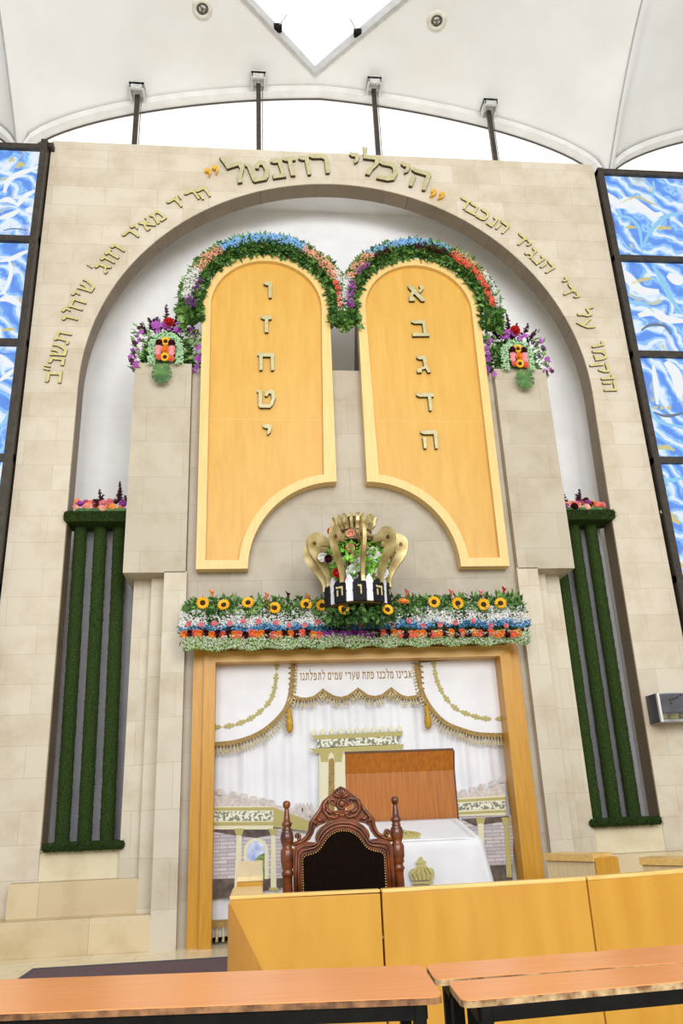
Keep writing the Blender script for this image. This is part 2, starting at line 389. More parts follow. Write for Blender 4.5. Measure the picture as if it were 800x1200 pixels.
# letters: heavy square letterforms drawn as outlines, height 1
def _top(a, b): return [(a + .02, 1.04), (a + .11, .975), (b - .12, 1.0), (b, .94), (b, .79), (a + .13, .775), (a - .03, .86)]
def _stem(x, y0=0, y1=.92, w=.18): return [(x - w / 2, y1), (x + w / 2, y1), (x + w / 2 - .01, y0 + .04), (x + w / 2 - .05, y0), (x - w / 2 + .02, y0)]
def _short(a, b): return [(a + .02, 1.04), (a + .1, .975), (b - .06, 1.0), (b, .92), (b - .02, .785), (a + .11, .775), (a - .02, .86)]
_rc = [(.48, 1), (.74, .88), (.82, .5), (.74, .12), (.48, 0), (.48, .2), (.58, .28), (.64, .5), (.58, .72), (.48, .785)]
HB = {
 'א': [[(0, .98), (.17, 1.0), (.87, .1), (.82, 0), (.66, 0), (.02, .82)], [(.60, .98), (.82, 1.0), (.84, .8), (.62, .5), (.50, .62), (.66, .78)], [(.20, .66), (.33, .5), (.2, .3), (.3, .15), (.3, 0), (0, 0), (.04, .3)]],
 'ב': [_top(0, .7), _stem(.64, .1), [(-.02, .2), (.85, .2), (.88, .03), (-.02, 0)]],
 'ג': [_short(.1, .56), [(.38, .9), (.56, .9), (.6, .3), (.44, .3)], [(.43, .4), (.6, .38), (.76, .03), (.6, 0)], [(.5, .4), (.53, .25), (.3, .17), (.28, 0), (.05, 0), (.05, .17)]],
 'ד': [_top(0, .86), _stem(.64)],
 'ה': [_top(0, .82), _stem(.72), _stem(.15, 0, .62)],
 'ו': [_short(.05, .46), _stem(.37)],
 'ז': [_short(0, .54), [(.2, .9), (.38, .9), (.34, .45), (.36, 0), (.18, 0), (.17, .45)]],
 'ח': [_top(0, .82), _stem(.14), _stem(.72)],
 'ט': [[(-.02, 1.03), (.1, .97), (.22, 1.0), (.21, .1), (.1, 0), (.04, .1), (.04, .84), (-.03, .88)], [(.05, .19), (.7, .19), (.62, 0), (.1, 0)], [(.6, .02), (.72, .12), (.88, .55), (.8, .94), (.62, 1.03), (.42, .9), (.34, .68), (.46, .62), (.55, .8), (.66, .78), (.69, .5), (.56, .18)]],
 'י': [[(.05, 1.04), (.14, .975), (.38, 1), (.46, .86), (.4, .55), (.26, .42), (.24, .54), (.28, .7), (.26, .78), (.14, .775), (.02, .86)]],
 'כ': [_top(0, .56), _rc, [(0, .2), (.5, .2), (.5, 0), (0, 0)]],
 'ל': [[(.02, 1.46), (.14, 1.38), (.25, 1.42), (.24, .95), (.1, .95)], [(.1, 1.0), (.78, 1.0), (.78, .82), (.1, .79)], [(.60, .9), (.78, .95), (.77, .6), (.54, .25), (.44, -.04), (.26, -.02), (.36, .3), (.60, .62)]],
 'מ': [[(.06, 1.02), (.2, 1.0), (.34, .8), (.2, 0), (.02, 0), (.18, .72), (.03, .86)], [(.24, .78), (.34, .92), (.55, 1.02), (.78, .9), (.87, .6), (.87, 0), (.36, 0), (.36, .18), (.69, .18), (.69, .6), (.62, .77), (.5, .8), (.32, .64)]],
 'נ': [_short(.12, .56), _stem(.47, .1), [(.02, .2), (.55, .2), (.56, 0), (.02, 0)]],
 'ע': [[(.64, 1.02), (.84, 1.0), (.84, .8), (.74, .4), (.45, .08), (.1, -.2), (.03, -.06), (.4, .27), (.62, .58)], [(-.02, 1.02), (.18, 1.0), (.22, .8), (.46, .28), (.32, .14), (.06, .75)]],
 'ק': [_top(0, .72), [(.62, .97), (.8, .9), (.8, .55), (.6, .14), (.45, .18), (.62, .55), (.63, .8)], _stem(.13, -.38, .62)],
 'ר': [_top(0, .58), [(.48, 1.0), (.7, .94), (.77, .75), (.77, .04), (.72, 0), (.6, 0), (.6, .72), (.48, .785)]],
 'ש': [[(-.02, 1.03), (.15, 1.0), (.2, .85), (.26, .15), (.12, .1), (.04, .8)], [(.36, 1.02), (.54, 1.0), (.54, .82), (.28, .28), (.18, .35), (.37, .7)], [(.74, 1.03), (.93, 1.0), (.93, .78), (.82, .3), (.6, 0), (.12, 0), (.1, .2), (.52, .2), (.66, .4), (.77, .75)]],
 'ת': [_top(.1, .86), _stem(.76), [(.2, .9), (.36, .9), (.34, .2), (.2, 0), (-.04, 0), (-.04, .16), (.16, .2)]],
 'ם': [_top(0, .82), _stem(.11, 0), _stem(.73, 0), [(.04, .19), (.8, .19), (.8, 0), (.04, 0)]],
 'פ': [_top(.02, .56), _rc, [(0, .2), (.5, .2), (.5, 0), (0, 0)], [(.05, .9), (.2, .9), (.19, .62), (.36, .6), (.4, .45), (.06, .45)]],
 '"': [[(.08, 1.14), (.25, 1.14), (.12, .7), (.03, .7)], [(.34, 1.14), (.51, 1.14), (.38, .7), (.29, .7)]],
 "'": [[(.08, 1.14), (.26, 1.14), (.12, .66), (.02, .66)]],
}
def glyph(ch, ext=.05, off=0):                     # upright, facing -Y, centred on the letter body
    pl = HB[ch]; X = [p[0] for q in pl for p in q]; cx = (min(X) + max(X)) / 2
    mb = MB()
    zc_ = .92 if ch in '"\'' else .5
    for k, q in enumerate(pl): mb.add(prism([(a - cx, b - zc_) for a, b in q], -ext - .0008 * k, ext + .0008 * k))
    return mb.v, mb.f, max(X) - min(X)

# ================================================================== SETTING
# floor
struct('floor', box(-12, 12, -15, .6, -.2, 0), 'floor')
# arch wall
CX, CZ, CR = .012, 6.39, 3.40
arch = [(3.36, 0), (3.375, 2.5), (3.39, 5.0)] + [(CX + CR * math.cos(a), CZ + CR * math.sin(a)) for a in [PI * i / 64 for i in range(65)]] + [(-3.39, 5.0), (-3.375, 2.5), (-3.36, 0)]
struct('wall_front', prism([(-4.04, 0), (-4.04, 10.37), (4.03, 10.37), (4.03, 0)] + arch, 0, .24), 'stone')
arch_in_ = [(x - .012 * (1 if x > .012 else -1) if z <= 6.39 else CX + (x - CX) * (CR - .012) / CR, z if z <= 6.39 else CZ + (z - CZ) * (CR - .012) / CR) for x, z in arch]
struct('trim_9', prism(arch + arch_in_[::-1], .004, .26), 'reveal_shaded')
struct('trim_12', box(-4.0, 4.0, .25, .85, 10.0, 10.1), 'plaster')
# grey plaster wall behind the arch, niche floors
struct('wall_recess', box(-4, 4, .85, 1.0, 0, 10.3), 'plaster')
for s, nm in ((-1, 'left'), (1, 'right')):
    mb = MB()
    # three nested layers of pier stone, each deeper than the last
    mb.add(box(s * 1.92, s * 2.17, -.39, 1.39, 0, 3.8))
    mb.add(box(s * 2.17, s * 2.335, -.17, 1.39, .30, 3.8))
    mb.add(box(s * 2.335, s * 2.55, -.06, 1.39, .62, 3.8))
    struct('wall_%s_pier' % nm, mb, 'stone_pier')
    struct('wall_%s_pier_head' % nm, box(s * 1.935, s * 2.628, -.39, 1.39, 3.79, 6.495), 'stone_head_shaded')
    st = MB()
    for x1, yf, z0, z1 in ((4.6, -.39, 0, .315), (3.6, -.17, .315, .64)):
        xin = 2.17 if z0 == 0 else 2.335
        pr = [(yf, z0), (yf, z1 - .045), (yf + .035, z1), (0, z1), (0, z0)]
        a, b = sorted((s * xin, s * x1))
        v = [(a, y, z) for y, z in pr] + [(b, y, z) for y, z in pr]; n = 5
        st.add((v, [tuple(range(n)), tuple(range(2 * n - 1, n - 1, -1))] + [(i, (i + 1) % n, (i + 1) % n + n, i + n) for i in range(n)]))
    struct('trim_%d' % (1 if s < 0 else 2), st, 'stone_step')
    struct('wall_%s_niche_base' % nm, box(s * 2.55, s * 3.36, -.003, 1.39, 0, .93), 'stone_sill')
# centre panel behind the tablets, with the ark opening
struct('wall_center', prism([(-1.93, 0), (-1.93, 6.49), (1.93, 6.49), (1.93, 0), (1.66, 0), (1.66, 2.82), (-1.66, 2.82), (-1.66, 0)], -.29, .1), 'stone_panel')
struct('wall_ark_back', box(-1.7, 1.7, .1, .16, 0, 2.9), 'dark')
# outer walls under the stained glass
for s, nm in ((-1, 'left'), (1, 'right')):
    struct('wall_%s' % nm, box(s * 4.05, s * 9, .12, .3, 0, 10.2), 'stone')

# ------------------------------------------------------------------ vaulted ceiling
YB = .35
def zw(x):
    k = round(x / 9.05); x = x - k * 9.05 + .1
    a = min(abs(x) / 4.525, 1)
    return 10.42 + 1.62 * math.sqrt(max(0, 1 - a ** 2.0)) * (1 - .16 * a) if a < 1 else 10.42
def zc(x, y):
    t = min(max((YB - y) / 3.3, 0), 1)
    z0 = zw(x); return z0 + (12.45 - z0) * math.sin(t * PI / 2) ** .95
import bmesh
xs = sorted([i * .09 - 9 for i in range(201) if min(abs(i * .09 - 9 - 4.425), abs(i * .09 - 9 + 4.625)) > .03] + [4.425, -4.625]); ys = [YB] + [YB - .1 - j * .14 for j in range(40)]
bm = bmesh.new()
gv = [[bm.verts.new((x, y, zc(x, y))) for x in xs] for y in ys]
for j in range(len(ys) - 1):
    for i in range(len(xs) - 1):
        bm.faces.new((gv[j][i], gv[j][i + 1], gv[j + 1][i + 1], gv[j + 1][i]))
V0 = Vector((-.2, .09)); HD = 2.35
dia = [V0, V0 + Vector((HD, -HD * .98)), V0 + Vector((0, -2 * HD * .98)), V0 + Vector((-HD, -HD * .98))]
for i in range(4):
    a, b = dia[i], dia[(i + 1) % 4]; d = b - a; nrm = Vector((d.y, -d.x, 0)).normalized()
    bmesh.ops.bisect_plane(bm, geom=bm.verts[:] + bm.edges[:] + bm.faces[:], plane_co=(a.x, a.y, 0), plane_no=nrm, dist=1e-5)
cen = V0 + Vector((0, -HD * .98))
kill = [f for f in bm.faces if abs(f.calc_center_median().x - cen.x) / HD + abs(f.calc_center_median().y - cen.y) / (HD * .98) < 1]
bmesh.ops.delete(bm, geom=kill, context='FACES')
me = bpy.data.meshes.new('ceiling'); bm.to_mesh(me); bm.free(); me.materials.append(MT['shell'])
for p in me.polygons: p.use_smooth = True
for e in me.edges:
    a, b = (me.vertices[i].co for i in e.vertices)
    if abs(a.x - b.x) < 1e-4 and min(abs(a.x - 4.425), abs(a.x + 4.625)) < 1e-3: e.use_edge_sharp = True
ce = bpy.data.objects.new('ceiling', me); place(ce); ce['kind'] = 'structure'
m = ce.modifiers.new('solid', 'SOLIDIFY'); m.thickness = .08; m.offset = -1
for k_, xc in enumerate((4.425, -4.625)):
    struct('trim_%d' % (10 + k_), tube([(xc, y, zc(xc, y) - .004) for y in [YB - i * .06 for i in range(60)]], .013, 6), 'joint')
# skylight curb
mb = MB(); n = 24
for i in range(4):
    a, b = dia[i], dia[(i + 1) % 4]
    v = []; f = []
    for k in range(n + 1):
        p = a.lerp(b, k / n); z = zc(p.x, p.y); q = cen + (p - cen) * 1.03
        v += [(p.x, p.y, z - .04), (p.x, p.y, z + .12), (q.x, q.y, z + .12), (q.x, q.y, z - .04)]
    for k in range(n):
        o = k * 4
        for e in range(4): f.append((o + e, o + (e + 1) % 4, o + 4 + (e + 1) % 4, o + 4 + e))
    mb.add((v, f))
struct('trim_3', mb, 'curb')
loop = [dia[i].lerp(dia[(i + 1) % 4], k / 12) for i in range(4) for k in range(12)]
v = [(p.x, p.y, zc(p.x, p.y) + .125) for p in loop] + [(cen.x, cen.y, 12.62)]
v += [(x, y, z + .03) for x, y, z in v]; n = len(loop); f = []
for i in range(n):
    k = (i + 1) % n; o = n + 1
    f += [(i, k, n), (k + o, i + o, n + o), (i, k, k + o, i + o)]
struct('window_6', (v, f), 'lit_white')
# rim along the vault edge + clerestory panes
for k, (xa, xb) in enumerate(((-4.62, 4.42), (4.46, 9), (-9, -4.66))):
    pts = [xa + (xb - xa) * i / 60 for i in range(61)]
    v = []; f = []
    for x in pts:
        z = zw(x); v += [(x, YB - .05, z + .02), (x, YB - .05, z - .09), (x, YB + .16, z - .11), (x, YB + .16, z + .06)]
    for i in range(60):
        o = i * 4
        for e in range(4): f.append((o + e, o + (e + 1) % 4, o + 4 + (e + 1) % 4, o + 4 + e))
    struct('trim_%d' % (4 + k), (v, f), 'rim')
    v = [(x, YB + .12, 10.0) for x in pts] + [(x, YB + .12, zw(x) - .02) for x in pts]
    v += [(x, YB + .15, z) for x, _, z in v]; f = []; n = 61
    for i in range(60):
        f.append((i, i + 1, i + 1 + n, i + n)); f.append((i + 2 * n, i + n + 2 * n, i + 1 + n + 2 * n, i + 1 + 2 * n))
        f.append((i + n, i + n + 1, i + 3 * n + 1, i + 3 * n))
    struct('window_%d' % (3 + k), (v, f), 'frosted')
    # dark gasket line under the rim
    struct('trim_%d' % (7 + k), tube([(x, YB + .1, zw(x) - .115) for x in pts], .012, 5), 'bar')

# posts of the clerestory
ORD = ['first', 'second', 'third', 'fourth', 'fifth', 'sixth', 'seventh', 'eighth', 'ninth', 'tenth', 'eleventh', 'twelfth']
for i, x in enumerate((-2.92, -1.09, .725, 2.56)):
    zt = zc(x, .2) - .03
    t = thing('mullion_post', (x, .18, 10.37), ['dark bronze post with grey bracket, leftmost below the white vault', 'dark bronze post, second from left above the arch wall',
        'dark bronze post, third from left above the arch wall', 'dark bronze post with grey bracket, rightmost below the white vault'][i], 'post', 'bronze posts of the clerestory')
    mb = MB().add(box(x - .035, x + .035, .15, .21, 10.37, zt - .10)).add(box(x - .05, x + .05, .13, .23, 10.37, 10.385))
    obj('post', mb, 'bar', t)
    obj('cable', tube([(x + .06, .18, 10.38), (x + .06, .18, zt - .22), (x + .075, .18, zt - .14)], .006, 5), 'lamp_core', t)
    b = MB().add(cbox(x - .11, x + .11, .02, .07, zt - .12, zt + .04, .008)).add(box(x - .11, x - .085, .02, .25, zt - .14, zt + .0)).add(box(x + .085, x + .11, .02, .25, zt - .14, zt + .0)).add(box(x - .11, x + .11, .02, .25, zt - .04, zt + .0))
    br = obj('bracket', b, 'steel', t)
    for dx in (-.06, .06): obj('bolt', tube([(x + dx, .012, zt - .03), (x + dx, .022, zt - .03)], .01, 6), 'lamp_core', br)
# ceiling lamps
for i, (px, py) in enumerate(((237, 10), (511.5, 24))):
    p = WZ(px, py, 12.25)
    for _ in range(6): p = WZ(px, py, zc(p.x, p.y))
    e = .05; nx = Vector((-(zc(p.x + e, p.y) - zc(p.x - e, p.y)) / (2 * e), -(zc(p.x, p.y + e) - zc(p.x, p.y - e)) / (2 * e), 1)).normalized() * -1
    t = thing('ceiling_lamp', p, ['round recessed white ceiling lamp left of the skylight', 'round recessed white ceiling lamp right of the skylight'][i], 'lamp', 'recessed ceiling lamps')
    T = face_m(p, nx)
    obj('rim_ring', MB().add(lathe([(.085, -.03), (.085, .02), (.10, .03), (.135, .025), (.15, .0), (.15, -.03)], 28), T), 'lamp_rim', t, True)
    c = MB().add(lathe([(.084, -.05), (.084, .005), (.06, .01), (.05, .0), (.02, .0), (.01, .012)], 20), T)
    for k in range(3):
        a = k * 2.1 + .4; c.add(tube([(0, 0, .02), (.055 * math.cos(a), .055 * math.sin(a), .03)], .012, 6), T)
    obj('bulb', c, 'lamp_core', t)
# little dark floodlights on the skylight edge
for i, (px, py) in enumerate(((325.5, 32), (419, 38))):
    p = WZ(px, py, 12.3)
    for _ in range(5): p = WZ(px, py, zc(p.x, p.y) + .03)
    a, b = (dia[0], dia[3]) if i == 0 else (dia[0], dia[1])
    for _ in range(1): pass
    lab = ['small black floodlight on the left edge of the skylight', 'small black floodlight on the right edge of the skylight'][i]
    t = thing('floodlight', p, lab, 'lamp', 'floodlights on the skylight edge')
    s = 1 if i == 0 else -1
    obj('lamp_body', cbox(p.x - .06, p.x + .06, p.y - .04, p.y + .05, p.z - .06, p.z + .05, .012), 'black', t)
    obj('arm', tube([(p.x, p.y, p.z), (p.x + s * .13, p.y - .16, p.z + .07)], .009, 6), 'steel', t)
    d = (b - a).normalized(); q = a + d * ((Vector((p.x, p.y)) - a).dot(d))
    obj('mount', tube([(p.x, p.y, p.z - .02), (q.x, q.y, p.z - .02)], .012, 6), 'black', t)

# ------------------------------------------------------------------ stained glass windows
ZB = [10.2, 8.6, 6.98, 5.36, 3.74, 2.12, .5]
def ribbon(pts, w0, w1, yc, mt, th=.006):
    k0 = {'g_cyan': .5, 'g_grey': .4, 'g_white': .75}.get(mt, .8); w0 *= k0; w1 *= k0
    pts = [Vector((p[0], p[2])) for p in pts]; n = len(pts); L = []; R_ = []
    for i, p in enumerate(pts):
        t = (pts[min(i + 1, n - 1)] - pts[max(i - 1, 0)]).normalized(); s = Vector((-t.y, t.x)); k = i / (n - 1)
        w = (w0 * (1 - k) + w1 * k) * (.35 + .65 * math.sin(PI * min(max(k, .06), .94)))
        L.append(p + s * w); R_.append(p - s * w)
    return prism([tuple(q) for q in L] + [tuple(q) for q in reversed(R_)], yc - th, yc)
def smooth_pts(px, Y, n=14):
    P = [W(a, b, Y) for a, b in px]; out = []
    for i in range(n):
        u = i / (n - 1) * (len(P) - 1); k = min(int(u), len(P) - 2); f = u - k
        p0 = P[max(k - 1, 0)]; p1 = P[k]; p2 = P[k + 1]; p3 = P[min(k + 2, len(P) - 1)]
        out.append(.5 * ((2 * p1) + (p2 - p0) * f + (2 * p0 - 5 * p1 + 4 * p2 - p3) * f * f + (3 * p1 - p0 - 3 * p2 + p3) * f ** 3))
    return out
for s, nm, wn in ((-1, 'left', 1), (1, 'right', 2)):
    xa, xb = (4.06, 7.4)
    w = sstruct('window_%d' % wn, (s * 5.5, 0, 0))
    mb = MB()
    yf = -.15 if s < 0 else -.07
    mb.add(box(s * xa, s * (xa + .085), yf, .12, .4, 10.25)); mb.add(box(s * (xb - .08), s * xb, yf, .12, .4, 10.25))
    for z in ZB: mb.add(box(s * xa, s * xb, -.06, .12, z - .045, z + .045))
    obj('frame', mb, 'bar', w)
    if s < 0: obj('frame_clamp', box(-4.07, -3.99, -.1, .0, 10.16, 10.24), 'bar', w)
    for i in range(len(ZB) - 1):
        pn = obj('glass_pane', box(s * (xa + .08), s * (xb - .08), .0, .02, ZB[i + 1] + .04, ZB[i] - .04), 'glass_a' if (i + (s > 0)) % 2 else 'glass_b', w)
        if s > 0:
            if i == 0:
                for q, mt, a, b in (([(705, 225), (715, 232), (726, 240), (738, 236), (752, 244), (766, 252), (776, 250)], 'g_white', .14, .10), ([(727, 238), (738, 233), (748, 231), (758, 236), (770, 241)], 'g_yellow', .03, .02),
                                    ([(722, 253), (738, 256), (749, 270), (752, 296)], 'g_cyan', .07, .05), ([(800, 250), (780, 254), (763, 270), (752, 290)], 'g_cyan', .08, .06), ([(709, 230), (716, 252), (722, 268)], 'g_grey', .015, .03),
                                    ([(770, 268), (778, 267), (786, 268)], 'g_yellow', .05, .03), ([(733, 267), (739, 266), (745, 267)], 'g_yellow', .04, .03), ([(765, 212), (766, 222), (764, 232)], 'g_cyan', .05, .03)):
                    obj('painted_stroke', ribbon(smooth_pts(q, -.002), a, b, -.001, mt), mt, pn)
            if i == 1:
                for q, mt, a, b in (([(722, 314), (735, 324), (750, 340), (772, 342)], 'g_white', .1, .12), ([(782, 322), (792, 328), (800, 330)], 'g_white', .12, .12), ([(765, 312), (775, 328), (786, 350), (800, 368)], 'g_cyan', .1, .08),
                                    ([(748, 370), (765, 366), (780, 374), (800, 376)], 'g_white', .09, .1), ([(751, 387), (762, 381), (778, 382), (786, 392)], 'g_grey', .06, .05), ([(732, 358), (742, 354), (756, 357), (766, 366)], 'g_cyan', .05, .06), ([(740, 332), (752, 328), (764, 326)], 'g_yellow', .04, .03)):
                    obj('painted_stroke', ribbon(smooth_pts(q, -.002), a, b, -.001, mt), mt, pn)
            if i == 2:
                for q, mt, a, b in (([(766, 483), (776, 487), (788, 487), (800, 484)], 'g_grey', .05, .06), ([(767, 476), (768, 478), (769, 479)], 'g_yellow', .05, .05), ([(775, 476), (776, 478), (777, 479)], 'g_yellow', .05, .05), ([(783, 476), (784, 478), (785, 479)], 'g_yellow', .05, .05),
                                    ([(765, 428), (768, 450), (770, 474)], 'g_white', .05, .05), ([(780, 424), (792, 440), (796, 466)], 'g_white', .12, .1), ([(750, 440), (756, 470), (772, 494), (800, 500)], 'g_cyan', .05, .06), ([(768, 526), (780, 524), (790, 528)], 'g_yellow', .04, .04)):
                    obj('painted_stroke', ribbon(smooth_pts(q, -.002), a, b, -.001, mt), mt, pn)
            if i == 3:
                for q, mt, a, b in (([(774, 598), (783, 603), (796, 614)], 'g_yellow', .08, .06), ([(790, 660), (796, 662), (800, 664)], 'g_yellow', .05, .05), ([(773, 560), (785, 563), (800, 560)], 'g_cyan', .06, .06)):
                    obj('painted_stroke', ribbon(smooth_pts(q, -.002), a, b, -.001, mt), mt, pn)
        else:
            if i == 0:
                for q, mt, a, b in (([(5, 226), (10, 212), (22, 204), (36, 199), (52, 193)], 'g_white', .06, .05), ([(20, 242), (26, 234), (34, 227), (48, 221)], 'g_white', .06, .04), ([(0, 256), (12, 252), (24, 246)], 'g_white', .06, .05), ([(0, 236), (10, 234), (20, 240)], 'g_white', .06, .05), ([(30, 247), (38, 246), (45, 246)], 'g_white', .08, .06),
                                    ([(20, 197), (24, 192), (29, 197)], 'g_yellow', .05, .05), ([(11, 190), (14, 186), (16, 189)], 'g_yellow', .03, .03), ([(4, 270), (16, 268), (34, 270)], 'g_grey', .02, .02)):
                    obj('painted_stroke', ribbon(smooth_pts(q, -.002), a, b, -.001, mt), mt, pn)
            if i == 1:
                for q, mt, a, b in (([(0, 306), (14, 303), (26, 297), (38, 292)], 'g_white', .06, .03), ([(11, 306), (13, 320), (7, 338), (0, 345)], 'g_white', .04, .03), ([(0, 352), (10, 350), (24, 358)], 'g_white', .06, .07), ([(2, 387), (10, 386), (18, 386)], 'g_yellow', .03, .03)):
                    obj('painted_stroke', ribbon(smooth_pts(q, -.002), a, b, -.001, mt), mt, pn)
            if i == 2:
                for q, mt, a, b in (([(0, 416), (8, 424), (16, 430)], 'g_white', .05, .06), ([(0, 446), (8, 440), (18, 432)], 'g_white', .04, .04), ([(0, 500), (8, 490), (14, 476)], 'g_cyan', .05, .04)):
                    obj('painted_stroke', ribbon(smooth_pts(q, -.002), a, b, -.001, mt), mt, pn)

# ================================================================== LETTERS ON THE ARCH
HN = {'א': 'alef', 'ב': 'bet', 'ג': 'gimel', 'ד': 'dalet', 'ה': 'he', 'ו': 'vav', 'ז': 'zayin', 'ח': 'het', 'ט': 'tet', 'י': 'yod', 'כ': 'kaf', 'ל': 'lamed', 'מ': 'mem', 'נ': 'nun', 'ע': 'ayin', 'ק': 'qof', 'ר': 'resh', 'ש': 'shin', 'ת': 'tav'}
RW = [('ה', 715.3, 451), ('ו', 712.5, 440.5), ('ק', 706.5, 429.5), ('מ', 704, 414.5), ('ו', 701, 402), 0, ('ע', 688, 378.5), ('ל', 685, 365.5), 0, ('י', 673, 346), ('ד', 665.5, 338), ('י', 659.5, 327.5), 0,
      ('ה', 642, 311), ('נ', 632, 302.5), ('ג', 624, 295), ('י', 617.5, 285.5), ('ד', 609.5, 279), 0, ('ה', 589, 264.5), ('נ', 577.5, 258), ('כ', 566.5, 250.5), ('ב', 554.5, 243.5), ('ד', 543.8, 237)]
BW = [('ה', 491, 209.5), ('י', 473.5, 201), ('כ', 454, 200.5), ('ל', 433, 193), ('י', 415, 189.5), 0, ('ר', 374, 191.5), ('ו', 357, 193.5), ('ז', 340.5, 194.5), ('נ', 324.5, 197), ('ט', 303, 200.5), ('ל', 277, 202)]
LW = [('ה', 237.5, 225), ('ר', 224.5, 228), ('"', 209, 230), ('ר', 204, 237.5), 0, ('מ', 184.5, 252.5), ('א', 172, 260.5), ('י', 160, 267), ('ר', 152.5, 274.5), 0, ('ו', 137.5, 290), ('ז', 131.5, 297), ('ו', 125.5, 304), ('ג', 120, 311.5), ("'", 104.5, 309.5), 0,
      ('ש', 101.8, 334), ('י', 92, 344), ('ח', 89.8, 355.5), ('י', 81, 363), ('ו', 81.5, 372.5), 0, ('ת', 73, 394), ('ש', 69, 409.5), ('נ', 65.8, 422), ('"', 54.5, 429), ('ב', 62.8, 440)]
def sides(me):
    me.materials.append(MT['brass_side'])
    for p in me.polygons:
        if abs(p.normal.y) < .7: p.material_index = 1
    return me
def letter(ch, x, y, h, mat, label, group, ext=.07, off=.03):
    v, f, w = glyph(ch, ext, off)
    s = h
    p = W(x, y, -.05)
    ang = math.atan2(p.x - CX, p.z - 6.3)
    me = sides(mesh('letter', MB().add((v, f), Matrix.Rotation(ang, 4, 'Y') @ Matrix.Scale(s, 4)), mat))
    o = bpy.data.objects.new('letter', me); place(o, None, (p.x, -.003 - ext * s, p.z)); tag(o, label, 'letter', group)
    return o
def words(seq, h, mat, what, sides, group):
    wi = 0; li = 0
    for q in seq:
        if not q: wi += 1; li = 0; continue
        nmz = HN.get(q[0], 'double stroke mark' if q[0] == '"' else 'single stroke mark')
        kindw = 'letter ' + nmz if q[0] in HN else nmz
        hh = h
        if q[0] in '"\'': hh = h * .95
        letter(q[0], q[1], q[2], hh, mat, '%s %s, %s sign in the %s' % (what, kindw, ORD[li], sides[wi]), group); li += 1
words(RW, .195, 'brass', 'small brass', ['lowest word up the right side', 'second word up the right side', 'third word up the right side', 'fourth word up the right side', 'top word of the right side'], 'small brass letters around the arch')
words(LW, .195, 'brass', 'small brass', ['top word of the left side', 'second word down the left side', 'third word down the left side', 'fourth word down the left side', 'bottom word of the left side'], 'small brass letters around the arch')
words(BW, .355, 'brass_pale', 'large brass', ['right big word over the arch', 'left big word over the arch'], 'large brass letters over the arch')
def comma():                                       # one heavy quotation stroke: round head with a tail
    out = [(-.03, .06), (.0, .075), (.035, .06), (.045, .02), (.03, -.03), (-.01, -.075), (-.03, -.085), (-.005, -.04), (.0, -.005), (-.03, .005), (-.045, .03)]
    return prism(out, -.03, .03)
for i, (x, y, t_) in enumerate(((507.5, 226.5, 'bright gold low quotation stroke opening the big words, inner one'), (517, 229.5, 'bright gold low quotation stroke opening the big words, outer one'),
                          (252.5, 198.5, 'bright gold high quotation stroke closing the big words, inner one'), (244, 201.5, 'bright gold high quotation stroke closing the big words, outer one'))):
    p = W(x, y, -.04); ang = math.atan2(p.x - CX, p.z - 6.3)
    o = bpy.data.objects.new('quotation_mark', mesh('quotation_mark', MB().add(comma(), Matrix.Rotation(ang, 4, 'Y') @ Matrix.Scale(.95, 4)), 'brass_bright'))
    place(o, None, (p.x, -.03, p.z)); tag(o, t_, 'letter', 'bright gold quotation strokes')

# ================================================================== TABLETS OF THE LAW
def tablet_outline(s, ins=0.0, n=40):
    xi, xo = .183 + ins, 1.815 - ins; c = (xi + xo) / 2; r = (xo - xi) / 2
    zs = 7.325; zb = 3.805 + ins; xf = 1.225 + ins
    P = [(xo, zb), (xo, zs)] + [(c + r * math.cos(PI * i / n), zs + r * math.sin(PI * i / n)) for i in range(1, n)] + [(xi, zs)]
    # concave quarter curve from the inner edge down to the foot
    R = 1.05
    for i in range(25):
        a = PI / 2 * i / 24
        x = .183 + (R - ins * .0) * math.sin(a) ; z = 3.805 + 1.07 * math.cos(a)
        nx, nz = math.sin(a), math.cos(a)
        x += nx * ins; z += nz * ins
        if x < xi - 1e-6: continue
        if z < zb: z = zb
        P.append((x, z))
    return [(s * a, b) for a, b in P]
TL = [[('א', 487.5, 345), ('ב', 492, 386), ('ג', 495.5, 428), ('ד', 498, 472), ('ה', 502.5, 516)], [('ו', 313.5, 341), ('ז', 312, 381), ('ח', 311.5, 425), ('ט', 312, 468.5), ('י', 313, 509)]]
